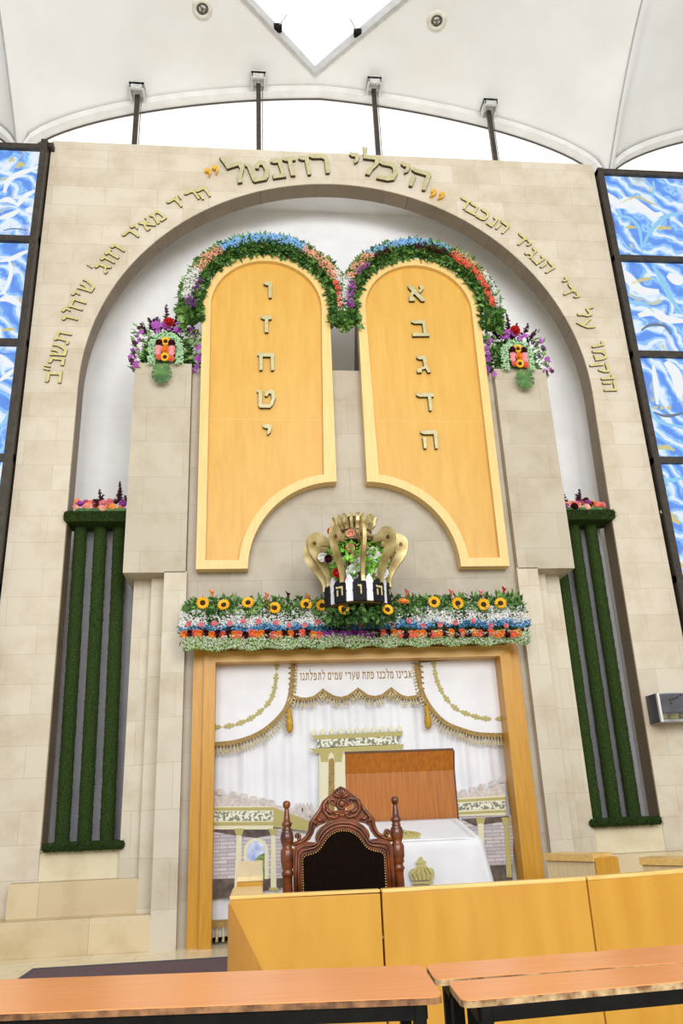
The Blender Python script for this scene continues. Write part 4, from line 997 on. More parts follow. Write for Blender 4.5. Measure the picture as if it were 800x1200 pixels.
# ---- bouquets on the pier heads
def monstera(L):                                    # heart shaped leaf with slots cut in from the rim
    out = []; n_ = 130
    for i in range(n_ + 1):
        a = -PI * .95 + 2 * PI * .95 * i / n_
        r = L * (.58 + .12 * math.cos(a) + .06 * math.cos(2 * a))
        if min(abs(abs(a) - q) for q in (.62, 1.15, 1.7)) < .05: r *= .5
        out.append((r * math.sin(a) * 1.05, -r * math.cos(a)))
    return [(0, .02)] + out
def bouquet(lab, c, spx, up):
    t = thing('bouquet', (c.x, c.y + .15, 6.495), lab, 'bouquet', 'bouquets on the pier heads')
    ft, ex = MB(), MB()
    cc = Vector((c.x, -.22, c.z))
    obj('core', sphere((c.x, -.2, c.z - .12), .22, 14, 9, (1.1, .8, 1.2)), 'leaf_dark', t, True)
    for k in range(620):
        n_ = rvec(); 
        if n_.z < -.5: continue
        p = cc + Vector((n_.x * .27, n_.y * .17 + .02, n_.z * .30 - .08)); ft.add(leafq(p, n_ + rvec() * .5, rvec(), random.uniform(.06, .13), .022))
    obj('foliage', ft, 'leaf_dark', t)
    mb = MB()                                       # mint frame round the square of blooms
    for k in range(640):
        u = random.uniform(-.25, PI * .17 + .25); tk = random.uniform(-.04, .05)
        if u < 0: x, z = -.165 - tk, -.06 + u
        elif u > PI * .17: x, z = .165 + tk, -.06 - (u - PI * .17)
        else: a = PI - u / .17; x, z = (.165 + tk) * math.cos(a), -.06 + (.15 + tk) * math.sin(a)
        mb.add(blob((c.x + x, -.45 + random.uniform(-.04, .04), c.z + z), random.uniform(.009, .017)))
    obj('mint_filler', mb, 'mint', t, kind='stuff')
    for dx, dz, kind, r, mat in ((0, .0, 's', .075, ''), (0, -.15, 'r', .062, 'f_orange'), (0, -.28, 's', .075, ''), (-.115, -.03, 'r', .055, 'f_burg'), (.115, -.03, 'r', .055, 'f_burg'), (-.12, -.12, 'g', .055, 'f_pink'), (.12, -.12, 'g', .055, 'f_pink'),
                                 (-.13, -.2, 'g', .05, 'f_pink'), (.12, -.2, 'g', .055, 'f_pink'), (-.11, -.29, 'r', .045, 'f_coral'), (.12, -.31, 'r', .05, 'f_coral')):
        p = Vector((c.x + dx * .66, -.50, c.z + dz * .8 - .02)); r *= .8
        if kind == 's': sunflower(t, p, FRONT, r)
        elif kind == 'r': rose(t, p, FRONT, r, mat)
        else: gerbera(t, p, FRONT, r, mat)
    gl = MB()
    for k in range(150):
        s_ = 1 if k % 2 else -1; u = random.random()
        lx, lz = random.uniform(.2, .4), c.z + .28 - .66 * u
        if lz < 6.56 and lx < .36: continue
        gl.add(leafq((c.x + s_ * lx, -.36 + random.uniform(-.05, .1), lz), Vector((s_, -.5, .3)) + rvec() * .8, rvec(), random.uniform(.05, .11), .018))
    obj('side_leaves', gl, 'leaf', t)
    for k in range(46):                             # orchids down both sides
        s_ = 1 if k % 2 else -1; u = random.random()
        x = s_ * (.30 + .12 * math.sin(u * PI * .8) + random.uniform(-.05, .05)); z = .26 - .64 * u + random.uniform(-.03, .03)
        orchid(t, Vector((c.x + x, -.38 + random.uniform(-.06, .1), c.z + z)), FRONT + rvec() * .6, random.uniform(.026, .042), random.choice(['f_orchid', 'f_orchid', 'f_purple', 'f_plum']))
    for k in range(16):
        orchid(t, Vector((c.x + random.uniform(-.17, .17), -.42 + random.uniform(-.02, .04), c.z + .24 + random.uniform(-.05, .06))), FRONT + rvec() * .5, random.uniform(.035, .05), 'f_orchid')
    pl = MB()
    for dx, dz, ddx, L in ((-.02, .3, -.03, .26), (-.16, .27, -.5, .16), (.14, .27, .5, .2), (.22, .22, .7, .18), (-.25, .22, -.6, .14), (.05, .3, .25, .16), (-.09, .3, -.3, .14), (.0, .22, .1, .14), (-.2, .3, .2, .12)):
        plume(pl, (c.x + dx, -.3, c.z + dz - .03), (ddx, -.15, 1), L * 1.35, .075)
    obj('plum_plume', pl, 'f_plum', t)
    rose(t, Vector((c.x + .02, -.42, c.z + .30)), FRONT + Vector((0, 0, .2)), .07, 'f_red')
    m_ = obj('monstera_leaf', prism([(c.x + spx + a, c.z - .44 + b) for a, b in monstera(.22)], -.50, -.495), 'leaf_dark', t)
bouquet('round bouquet with monstera leaf on the left pier head', Vector((W(194.5, 401, -.45).x, -.2, W(194.5, 401, -.45).z)), -.03, 0)
bouquet('round bouquet with monstera leaf on the right pier head', Vector((W(605, 409.5, -.45).x, -.2, W(605, 409.5, -.45).z)), .04, 0)

# ================================================================== TURF SCREENS IN THE NICHES
def turf_tube(pts, r, seg=14):
    pts = [Vector(p) for p in pts]; a, b = pts; n_ = max(3, int((b - a).length / .05)); out = []
    return tube([a.lerp(b, i / n_) for i in range(n_ + 1)], [r * random.uniform(.965, 1.035) for i in range(n_ + 1)], seg)
def fuzz(mb, a, b, r, n_):
    a = Vector(a); b = Vector(b); d = (b - a).normalized()
    for k in range(n_):
        q = rvec(); q = (q - d * q.dot(d)).normalized()
        if q.y > .4: continue
        mb.add(leafq(a.lerp(b, random.random()) + q * r * .96, q + rvec() * .7, rvec(), random.uniform(.012, .022), .004))
for s, nm in ((-1, 'left'), (1, 'right')):
    t = thing('turf_screen', (s * 2.95, .2, .93), 'green turf covered bar screen standing in the %s niche' % nm, 'screen', 'turf screens in the niches')
    for x0, x1 in (((2.795, 2.73), (3.02, 2.965), (3.255, 3.195)) if s < 0 else ((2.70, 2.69), (2.94, 2.92), (3.17, 3.15))):
        P = [(s * x1, .2, 1.0), (s * x0, .2, 4.55)]
        mb = MB().add(turf_tube(P, .077)); fuzz(mb, P[0], P[1], .077, 1500)
        obj('turf_post', mb, 'turf', t)
    for z, xa, xb in ((4.60, 2.56, 3.41), (.955, 2.50, 3.33)):
        if z < 1: mb = MB().add(cbox(s * xa, s * xb, -.115, .34, z - .04, z + .045, .025))
        else: mb = MB().add(cbox(s * xa, s * xb, -.08, .34, z - .07, z + .06, .025))
        for k in range(900): 
            x = random.uniform(xa, xb) * s; mb.add(leafq((x, -.08 if z > 1 else -.115, z + random.uniform(-.05, .05)), Vector((0, -1, 0)) + rvec() * .8, rvec(), .02, .004))
        obj('turf_rail', mb, 'turf', t)
    obj('shade_panel', box(s * 2.56, s * 3.37, .36, .40, .94, 4.6), 'niche_shade', t)  # added grey sheet, stands for the shade behind the posts
    # flower box
    t2 = thing('flower_box', (s * 3.0, .1, 4.66), 'low row of pink and coral blooms on the %s turf screen' % nm, 'flowers', 'flower rows on the turf screens')
    obj('tray', cbox(s * 2.66, s * 3.3, .0, .2, 4.662, 4.72, .01), 'leaf_dark', t2)
    mats = ['f_coral', 'f_pink', 'f_orange', 'f_burg', 'f_peach', 'f_orchid', 'f_coral', 'f_pink']
    for k in range(44):
        x = s * random.uniform(2.66, 3.31); z = random.uniform(4.71, 4.83)
        (rose if k % 2 else gerbera)(t2, (x, -.0 + (z - 4.7) * .6 + random.uniform(-.02, .02), z), Vector((0, -1, .3)) + rvec() * .4, random.uniform(.035, .05), mats[k % 8])
    pl = MB()
    for x, d, L in ((2.78, .1, .3), (2.83, -.2, .22), (3.0, .25, .2), (3.05, -.5, .14), (2.7, .3, .12)):
        plume(pl, (s * x, .08, 4.8), (d * s, 0, 1), L, .05)
    obj('plum_plume', pl, 'f_plum', t2)

# ================================================================== CROWN
KX, KY = -.065, -.98
def prof(pts, n_=5):
    out = []; P = [Vector(p) for p in pts]
    for i in range(len(P) - 1):
        p0 = P[max(i - 1, 0)]; p1 = P[i]; p2 = P[i + 1]; p3 = P[min(i + 2, len(P) - 1)]
        for k in range(n_):
            f_ = k / n_; out.append(tuple(.5 * ((2 * p1) + (p2 - p0) * f_ + (2 * p0 - 5 * p1 + 4 * p2 - p3) * f_ ** 2 + (3 * p1 - p0 - 3 * p2 + p3) * f_ ** 3)))
    out.append(tuple(P[-1])); return out
t = thing('crown', (KX, KY, 3.18), 'large openwork gold crown with lettered black base above the ark', 'crown')
rib_out = prof([(.37, 3.40), (.375, 3.48), (.44, 3.60), (.53, 3.71), (.575, 3.82), (.565, 3.92), (.50, 3.98), (.42, 3.985), (.34, 3.94), (.27, 3.95), (.21, 3.985), (.185, 4.03), (.20, 4.075), (.235, 4.105), (.24, 4.155), (.265, 4.19)])
rib_in = prof([(.215, 4.19), (.19, 4.145), (.15, 4.09), (.13, 4.03), (.14, 3.96), (.2, 3.90), (.29, 3.85), (.37, 3.85), (.425, 3.83), (.44, 3.78), (.40, 3.69), (.345, 3.60), (.315, 3.50), (.31, 3.40)])
rib = mesh('rib', MB().add(prism(rib_out + rib_in, -.019, .019)), 'crown')
prong = mesh('prong', MB().add(prism([(.19, 3.97), (.175, 4.03), (.2, 4.075), (.225, 4.11), (.215, 4.15), (.245, 4.2), (.19, 4.19), (.165, 4.12), (.12, 4.04), (.13, 3.97)], -.015, .015)), 'crown')
for k in range(10): inst('prong', prong, t, Matrix.Translation((KX, KY, 0)) @ Matrix.Rotation(math.radians(-90 + 21 + 36 * k), 4, 'Z'))
bolt = mesh('bolt', MB().add(tube([(.50, -.03, 3.86), (.50, .03, 3.86)], .02, 8)), 'crown_dark')
for k in range(10):
    a = math.radians(-90 + 3 + 36 * k + 18 - 18)
    o = bpy.data.objects.new('rib', rib); col.objects.link(o); o.parent = t
    o.matrix_local = Matrix.Translation(Vector((KX, KY, 0)) - WL[t.name]) @ Matrix.Rotation(a, 4, 'Z'); WL[o.name] = Vector((KX, KY, 0))
    b = bpy.data.objects.new('bolt', bolt); col.objects.link(b); b.parent = o
for z, r0, r1 in ((4.02, .12, .19), (3.90, .2, .29)):
    obj('hoop', lathe([(r0, z - .02), (r1, z - .02), (r1, z + .02), (r0, z + .02), (r0, z - .02)], 36, (KX, KY, 0)), 'crown_dark', t)
obj('finial', lathe([(.02, 3.88), (.07, 3.92), (.09, 4.02), (.06, 4.07), (.1, 4.12), (.12, 4.2), (.02, 4.2)], 16, (KX, KY, 0)), 'crown_dark', t, True)
obj('base_disc', lathe([(.1, 3.175), (.325, 3.175), (.34, 3.185), (.33, 3.205), (.1, 3.205)], 40, (KX, KY, 0)), 'crown_dark', t)
obj('base_ring', lathe([(.29, 3.2), (.31, 3.2), (.31, 3.42), (.29, 3.42), (.29, 3.2)], 40, (KX, KY, 0)), 'crown', t)
shield = [(-.07, .0), (.07, .0), (.07, .09), (.075, .11), (.07, .13), (.07, .19), (.05, .22), (.0, .245), (-.05, .22), (-.07, .19), (-.07, .13), (-.075, .11), (-.07, .09)]
spike = [(-.045, 0), (.045, 0), (.04, .1), (.052, .19), (.03, .25), (.0, .29), (-.03, .25), (-.052, .19), (-.04, .1)]
sh_me = mesh('shield', MB().add(prism(shield, -.014, .014)), 'crown_black'); sp_me = mesh('white_point', MB().add(prism(spike, -.012, .012)), 'crystal')
base_a = {-39: 'ה', -3: 'ו', 33: 'ה', 69: 'י'}
for k in range(10):
    dg = -39 + 36 * k; a = math.radians(dg)
    for me_, da, rr, nm in ((sh_me, 0, .335, 'shield'), (sp_me, math.radians(18), .325, 'white_point')):
        T = Matrix.Translation(Vector((KX, KY, 3.2))) @ Matrix.Rotation(a + da, 4, 'Z') @ Matrix.Translation((0, -rr, 0))
        o = inst(nm, me_, t, T)
        if nm == 'shield' and dg in base_a:
            v_, f_, w_ = glyph(base_a[dg], .03)
            l = bpy.data.objects.new('letter', mesh('letter', MB().add((v_, f_), Matrix.Translation((0, -.016, .115)) @ Matrix.Scale(.1, 4)), 'pale_gold')); col.objects.link(l); l.parent = o; WL[l.name] = WL[o.name]
obj('hanging_bracket', MB().add(box(KX - .03, KX + .03, KY + .3, -.29, 3.30, 3.36)).add(box(KX - .1, KX + .1, -.31, -.285, 3.22, 3.46)), 'crown_dark', t)
ft = thing('crown_posy', (KX, KY, 3.21), 'posy of white blooms and roses with lime leaves inside the gold crown', 'flowers')
obj('stem_bundle', lathe([(.09, 3.21), (.07, 3.4), (.1, 3.6)], 12, (KX, KY, 0)), 'leaf', ft)
lf = MB()
for k in range(430):
    a = random.choice([-150, -115, -85, -60, -30, 60, 120]) + random.uniform(-16, 16); a = math.radians(a); z = random.uniform(3.4, 3.92)
    rr = .22 + .1 * math.sin((z - 3.4) / .55 * PI) + random.uniform(-.03, .02)
    lf.add(leafq((KX + rr * math.cos(a), KY + rr * math.sin(a), z), rvec() + Vector((math.cos(a), math.sin(a), 0)) * .5, rvec(), random.uniform(.05, .085), .024))
obj('lime_leaves', lf, 'lime', ft)
for px, py, mat, r in ((388, 623, 'f_red', .045), (394, 672, 'f_red', .05), (407, 680, 'f_red', .045), (384, 655, 'f_burg', .045), (423, 673, 'f_burg', .035), (411, 625.5, 'f_peach', .05), (410.5, 642, 'f_peach', .05), (426.5, 643, 'f_peach', .05), (449.5, 659, 'f_peach', .042), (428, 657, 'f_peach', .04), (455, 641, 'f_peach', .03), (416, 650, 'f_peach', .035)):
    rose(ft, W(px, py, KY - .27), FRONT + rvec() * .3, r, mat)
for px, py, r in ((417, 655, .085), (434, 652, .1), (414, 672, .09), (447, 672, .07), (378, 653, .05), (430, 668, .07)):
    rose(ft, W(px, py, KY - .22), FRONT + rvec() * .3, r, 'f_white', 'white_bloom')

# ================================================================== THRONE CHAIR
YC = -4.02
t = thing('throne_chair', (-.62, YC - .25, 0), 'carved walnut throne chair with dark leather back behind the pew', 'chair')
def cu(u, v): return (-.618 + (u - 393) * .00101, 1.335 - (v - 55) * .000916)
def cpoly(P): 
    R_ = [cu(u, v) for u, v in P]; return R_
def mirror(P): return P + [(786 - u, v) for u, v in reversed(P)]
crest = mirror([(393, 262), (450, 266), (500, 280), (535, 292), (555, 308), (566, 338), (588, 374), (625, 396), (690, 412), (690, 386), (642, 372), (614, 350), (596, 312), (590, 268), (567, 234), (532, 192), (508, 142), (468, 108), (430, 73), (393, 50)][::1])
h1 = [cu(u, v) for u, v in ((316, 166), (325, 150), (340, 158), (352, 176), (366, 186), (372, 200), (350, 205), (330, 200), (318, 188))]
h2 = [cu(786 - u, v) for u, v in ((316, 166), (325, 150), (340, 158), (352, 176), (366, 186), (372, 200), (350, 205), (330, 200), (318, 188))]
cr_ = obj('crest', prism(cpoly(crest), YC - .018, YC + .022, holes=[h1, h2]), 'walnut', t, bevel=.006)
ob = MB()
def cw(u, v, d=0.03): p = cu(u, v); return Vector((p[0], YC - d, p[1]))
for k in range(7):                                  # shell fan at the top
    a = math.radians(-66 + 22 * k); b = cw(393, 128); e = b + Vector((math.sin(a) * .055, .0, math.cos(a) * .066))
    ob.add(tube([b, b.lerp(e, .6), e], [.006, .011, .006], 7))
ob.add(sphere(cw(395, 162, .03), .021, 12, 8, (1, .6, 1)))
def ring(c, R_, r): return tube([c + Vector((R_ * math.cos(a), 0, R_ * math.sin(a))) for a in [2 * PI * i / 20 for i in range(21)]], r, 7)
ob.add(ring(cw(395, 162, .024), .027, .007))
def spiral(c, R_, turns, sgn, a0, r):
    return tube([c + Vector((R_ * (1 - .8 * i / 26) * math.cos(a0 + sgn * turns * 2 * PI * i / 26), 0, R_ * (1 - .8 * i / 26) * math.sin(a0 + sgn * turns * 2 * PI * i / 26))) for i in range(27)], [r * (1 - .35 * i / 26) for i in range(27)], 7)
for sg in (1, -1):
    def m_(u, v, d=.028): return cw(393 + sg * (u - 393), v, d)
    ob.add(spiral(m_(446, 152), .024, 1.2, sg, PI / 2 * (1 - sg) + .2, .008))
    ob.add(tube([m_(446, 128), m_(478, 132), m_(500, 160), m_(502, 200), m_(478, 236), m_(440, 246), m_(412, 240)], [.006, .009, .011, .012, .011, .009, .006], 7))
    ob.add(tube([m_(508, 158), m_(530, 205), m_(556, 240), m_(578, 268), m_(582, 305), m_(594, 340), m_(618, 368), m_(655, 384)], [.006, .01, .012, .013, .012, .011, .01, .008], 7))
    ob.add(tube([m_(440, 210), m_(462, 214), m_(482, 200), m_(486, 178)], [.006, .01, .01, .005], 7))
    ob.add(tube([m_(400, 216), m_(420, 224), m_(440, 216)], [.006, .01, .006], 7))
    ob.add(tube([m_(500, 262), m_(530, 258), m_(548, 240)], [.006, .011, .006], 7))
    ob.add(tube([m_(545, 285), m_(560, 268), m_(566, 250)], [.006, .01, .006], 7))
    ob.add(spiral(m_(664, 350), .021, 1.1, -sg, -PI / 2, .009)); ob.add(sphere(m_(664, 350, .02), .012, 8, 6))
    for k in range(4): ob.add(sphere(m_(400 + 24 * k, 232 + 5 * k, .026), .011, 8, 5, (1.2, .6, .9)))
    ob.add(tube([m_(690, 398), m_(645, 386), m_(612, 366)], [.008, .01, .008], 7))
obj('carving', ob, 'walnut', cr_, True)
arch_in = [(393, 322), (430, 327), (462, 342), (490, 366), (512, 398), (530, 425), (556, 446), (590, 458), (622, 464), (640, 486), (640, 560), (640, 900)]
arch_out = [(393, 262), (440, 266), (485, 278), (522, 302), (548, 335), (556, 362), (552, 394), (570, 390), (606, 386), (648, 392), (676, 410), (690, 440), (690, 560), (690, 900)]
outl = [cu(u, v) for u, v in arch_out] + [cu(786 - u, v) for u, v in reversed(arch_out)]
inl = [cu(u, v) for u, v in arch_in] + [cu(786 - u, v) for u, v in reversed(arch_in)]
zb_ = cu(0, 900)[1]
# back frame: closed ring with a bottom rail
fr_in = inl; fr_out = [(a, b) for a, b in outl]
fr_out = [(a, b if b > zb_ + .001 else zb_ - .05) for a, b in fr_out]
obj('back_frame', prism(fr_out, YC - .03, YC + .03, holes=[fr_in]), 'walnut', t, bevel=.008)
mo = MB()
for off_, r in ((24, .009), (44, .008)):
    pts = []
    for (u, v), (u2, v2) in zip(arch_in[:-2], [(393, 262), (440, 266), (470, 276), (512, 300), (540, 340), (552, 385), (575, 392), (608, 390), (650, 396), (680, 420)]):
        k_ = off_ / 60; pts.append((u + (u2 - u) * k_, v + (v2 - v) * k_))
    pts.append((640 + 50 * off_ / 60, 600)); pts.append((640 + 50 * off_ / 60, 890))
    full = [cw(u, v, .032) for u, v in pts]; mir = [cw(786 - u, v, .032) for u, v in pts]
    mo.add(tube(list(reversed(mir)) + full[1:], r, 6))
obj('molding', mo, 'walnut', t, True)
# padded leather panel
lo = obj('leather_back', prism(inl, YC - .028, YC + .02), 'leather', t, bevel=.012)
# brass nails
nail = mesh('nail', MB().add(sphere((0, 0, 0), .0052, 6, 4)), 'nail')
P = [cw(786 - u, v, .036) for u, v in reversed(arch_in)] + [cw(u, v, .036) for u, v in arch_in[1:]]
tot = sum((P[i + 1] - P[i]).length for i in range(len(P) - 1)); NN = 94; i = 0; acc = 0
for k in range(NN):
    d = tot * k / (NN - 1)
    while i < len(P) - 2 and acc + (P[i + 1] - P[i]).length < d: acc += (P[i + 1] - P[i]).length; i += 1
    q = P[i].lerp(P[i + 1], min(1, (d - acc) / (P[i + 1] - P[i]).length)); c0 = Vector((-.618, q.y, .75)); q = q + (c0 - q).normalized() * .006
    inst('nail', nail, t, Matrix.Translation(q))
post = [(.036, 0), (.036, .34), (.030, .36), (.034, .38), (.03, .40), (.034, .44), (.035, .62), (.031, .74), (.028, .835), (.03, .85), (.038, .862), (.03, .876), (.028, .884), (.037, .9), (.034, .912), (.04, .93), (.0405, .985), (.034, .998), (.027, 1.005), (.036, 1.03), (.041, 1.055), (.036, 1.085), (.025, 1.1), (.03, 1.108), (.022, 1.115), (.031, 1.128), (.033, 1.138), (.022, 1.15), (.017, 1.18), (.0135, 1.215), (.012, 1.222), (.02, 1.23), (.024, 1.244), (.022, 1.258), (.012, 1.267), (.001, 1.269)]
for sg in (-1, 1):
    obj('post', lathe(post, 18, (-.618 + sg * .333, YC, 0)), 'walnut', t, True)
    obj('leg', lathe([(.024, 0), (.034, .03), (.026, .08), (.034, .2), (.036, .3), (.03, .36), (.03, .42)], 16, (-.618 + sg * .29, YC - .37, 0)), 'walnut', t, True)
    ax = -.618 + sg * .315
    obj('armrest', MB().add(tube([(ax, YC - .02, .69), (ax, YC - .2, .70), (ax, YC - .33, .685), (ax, YC - .37, .65)], [.022, .026, .026, .02], 10)).add(tube([(ax, YC - .33, .68), (ax, YC - .33, .45)], .018, 8)), 'walnut', t, True)
obj('seat_frame', cbox(-.94, -.29, YC - .41, YC, .36, .42, .01), 'walnut', t)
obj('seat_cushion', cbox(-.93, -.3, YC - .40, YC - .03, .42, .5, .025), 'leather', t)

# ================================================================== READING TABLE, ITS CLOTH AND BACKBOARD
TY0, TY1 = -3.2, -2.5
f0 = W(500, 988, TY0); b0 = W(500, 962, TY1)
xl = -.58; xr = W(570, 988, TY0).x - .02
def ztop(y): return f0.z + (b0.z - f0.z) * (y - TY0) / (TY1 - TY0)
tb = thing('reading_table', (0, -2.85, 0), 'reading table with tall oak backboard under the white cloth', 'table')
z0, z1 = ztop(TY0 + .03) - .014, ztop(TY1) - .014
obj('tabletop', ([(xl + .03, TY0 + .03, z0 - .03), (xr - .03, TY0 + .03, z0 - .03), (xr - .03, TY1, z1 - .03), (xl + .03, TY1, z1 - .03), (xl + .03, TY0 + .03, z0), (xr - .03, TY0 + .03, z0), (xr - .03, TY1, z1), (xl + .03, TY1, z1)],
    [(0, 1, 2, 3), (4, 5, 6, 7), (0, 1, 5, 4), (1, 2, 6, 5), (2, 3, 7, 6), (3, 0, 4, 7)]), 'oak', tb)
for x in (xl + .08, xr - .08):
    for y in (TY0 + .1, TY1 - .06): obj('leg', cbox(x - .03, x + .03, y - .03, y + .03, 0, ztop(y) - .045, .006), 'oak', tb)
YBK = TY1 + .05
q = [W(404, 886, YBK), W(529, 878, YBK), W(531.5, 962, YBK), W(403, 965, YBK)]
zt_ = (q[0].z + q[1].z) / 2; xb0, xb1 = q[0].x, q[1].x
zk = W(465, 905, YBK).z
obj('backboard', MB().add(([(xb0, YBK, .2), (xb1, YBK, .2), (xb1, YBK, zk), (xb0, YBK, zk), (xb0, YBK + .03, .2), (xb1, YBK + .03, .2), (xb1, YBK + .03, zk), (xb0, YBK + .03, zk)],
    [(0, 1, 2, 3), (4, 5, 6, 7), (0, 1, 5, 4), (1, 2, 6, 5), (2, 3, 7, 6), (3, 0, 4, 7)])), 'oak', tb)
yt = YBK - .05
obj('backboard_hood', ([(xb0, YBK, zk), (xb1, YBK, zk), (xb1, yt, zt_), (xb0, yt, zt_), (xb0, YBK + .03, zk), (xb1, YBK + .03, zk), (xb1, yt + .035, zt_), (xb0, yt + .035, zt_)],
    [(0, 1, 2, 3), (4, 5, 6, 7), (0, 1, 5, 4), (1, 2, 6, 5), (2, 3, 7, 6), (3, 0, 4, 7)]), 'oak', tb)
obj('backboard_edge', MB().add(cbox(xb0 - .004, xb1 + .004, yt - .004, yt + .05, zt_, zt_ + .018, .004)).add(box(xb1, xb1 + .012, YBK - .004, YBK + .034, .9, zk)).add(([(xb1, YBK, zk), (xb1 + .012, YBK, zk), (xb1 + .012, yt, zt_), (xb1, yt, zt_), (xb1, YBK + .03, zk), (xb1 + .012, YBK + .03, zk), (xb1 + .012, yt + .035, zt_), (xb1, yt + .035, zt_)],
    [(0, 1, 2, 3), (4, 5, 6, 7), (0, 1, 5, 4), (1, 2, 6, 5), (2, 3, 7, 6), (3, 0, 4, 7)])), 'oak_trim', tb)
# cloth: outline loops sliding down from the top
def rloop(ins, zf, dz, wave):
    pts = []; n_ = 96
    x0_, x1_, y0_, y1_ = xl - ins, xr + ins, TY0 - ins * .5, TY1 + .02
    per = [((x0_, y1_), (x0_, y0_)), ((x0_, y0_), (x1_, y0_)), ((x1_, y0_), (x1_, y1_))]
    for k_, (a, b) in enumerate(per):
        c_ = [18, 56, 22][k_]
        for i in range(c_):
            u = i / c_; x = a[0] + (b[0] - a[0]) * u; y = a[1] + (b[1] - a[1]) * u
            w_ = wave * math.sin((x * 15 + y * 13) + 1) + wave * .5 * math.sin(x * 34 + 2)
            if k_ == 1: y -= w_
            else: x += w_ * (1 if k_ == 2 else -1)
            # round the two front corners
            for cx_ in (x0_, x1_):
                dx_, dy_ = abs(x - cx_), abs(y - y0_)
                if dx_ + dy_ < .09:
                    x += (.09 - dx_ - dy_) * .35 * (1 if cx_ == x0_ else -1); y += (.09 - dx_ - dy_) * .35
            pts.append((x, y, ztop(y) + zf - dz * 1.0 if dz < .1 else (ztop(y) - dz if True else 0)))
    pts.append((x1_, y1_, ztop(y1_) + zf - (dz if dz < .1 else dz))); return pts
loops = [rloop(-.06, .006, 0, 0), rloop(-.015, .004, 0, 0), rloop(.008, 0, .012, .001), rloop(.02, 0, .05, .003), rloop(.04, 0, .16, .009), rloop(.065, 0, .32, .014), rloop(.085, 0, .5, .018), rloop(.10, 0, .66, .02)]
n = len(loops[0]); v = [p for l in loops for p in l]; f = []
for a in range(len(loops) - 1):
    for i in range(n - 1): f.append((a * n + i, a * n + i + 1, (a + 1) * n + i + 1, (a + 1) * n + i))
# top surface as strips between left and right of the innermost loop
L0 = loops[0]; top = MB(); cols = 24
v0 = len(v); rows = 12
for j in range(rows + 1):
    y = TY0 + .03 + (TY1 + .02 - TY0 - .03) * j / rows
    for i in range(cols + 1):
        x = xl + .06 + (xr - xl - .12) * i / cols; v.append((x, y, ztop(y) + .006))
for j in range(rows):
    for i in range(cols): a = v0 + j * (cols + 1) + i; f.append((a, a + 1, a + cols + 2, a + cols + 1))
cl = obj('tablecloth', (v, f), 'cloth', None, True); tag(cl, 'white cloth with embroidered crowns draped over the reading table', 'tablecloth')
m = cl.modifiers.new('solid', 'SOLIDIFY'); m.thickness = .004; m.offset = 1
def crown_emblem(c, s, T):
    mb = MB()
    for o_ in ([(-.085, 0), (.085, 0), (.085, .02), (-.085, .02)], [(-.09, .03), (-.07, .028), (-.03, .03), (.03, .03), (.07, .028), (.09, .03), (.105, .075), (.1, .11), (.075, .125), (.05, .12), (.035, .15), (.02, .155), (-.02, .155), (-.035, .15), (-.05, .12), (-.075, .125), (-.1, .11), (-.105, .075)],
               [(-.04, .158), (.04, .158), (.045, .172), (.02, .185), (-.02, .185), (-.045, .172)], [(-.012, .185), (.012, .185), (.02, .2), (.0, .215), (-.02, .2)]):
        mb.add(prism([(a * s, b * s) for a, b in o_], -.006, .0), T)
    for k in range(5):
        x = (-.07 + .035 * k) * s
        mb.add(tube([(x * .9, -.008, .035 * s), (x * 1.15, -.012, .08 * s), (x * .6, -.009, .13 * s)], [.006, .009, .005], 6), T)
    for k in range(9): mb.add(sphere(((-.08 + .02 * k) * s, -.006, .01 * s), .007 * s, 6, 4), T)
    return mb
pf = W(495, 1036, TY0 - .05)
obj('embroidered_crown', crown_emblem(None, .82, Matrix.Translation((pf.x, TY0 - .062, pf.z)) @ Matrix.Rotation(-.08, 4, 'X')), 'olive', cl)
pt_ = W(472, 986.5, TY0 + .08); ang = math.atan2(b0.z - f0.z, TY1 - TY0)
obj('embroidered_crown', crown_emblem(None, 1.5, Matrix.Translation((pt_.x, TY0 + .1, ztop(TY0 + .1) + .012)) @ Matrix.Rotation(ang - PI / 2, 4, 'X')), 'olive', cl)

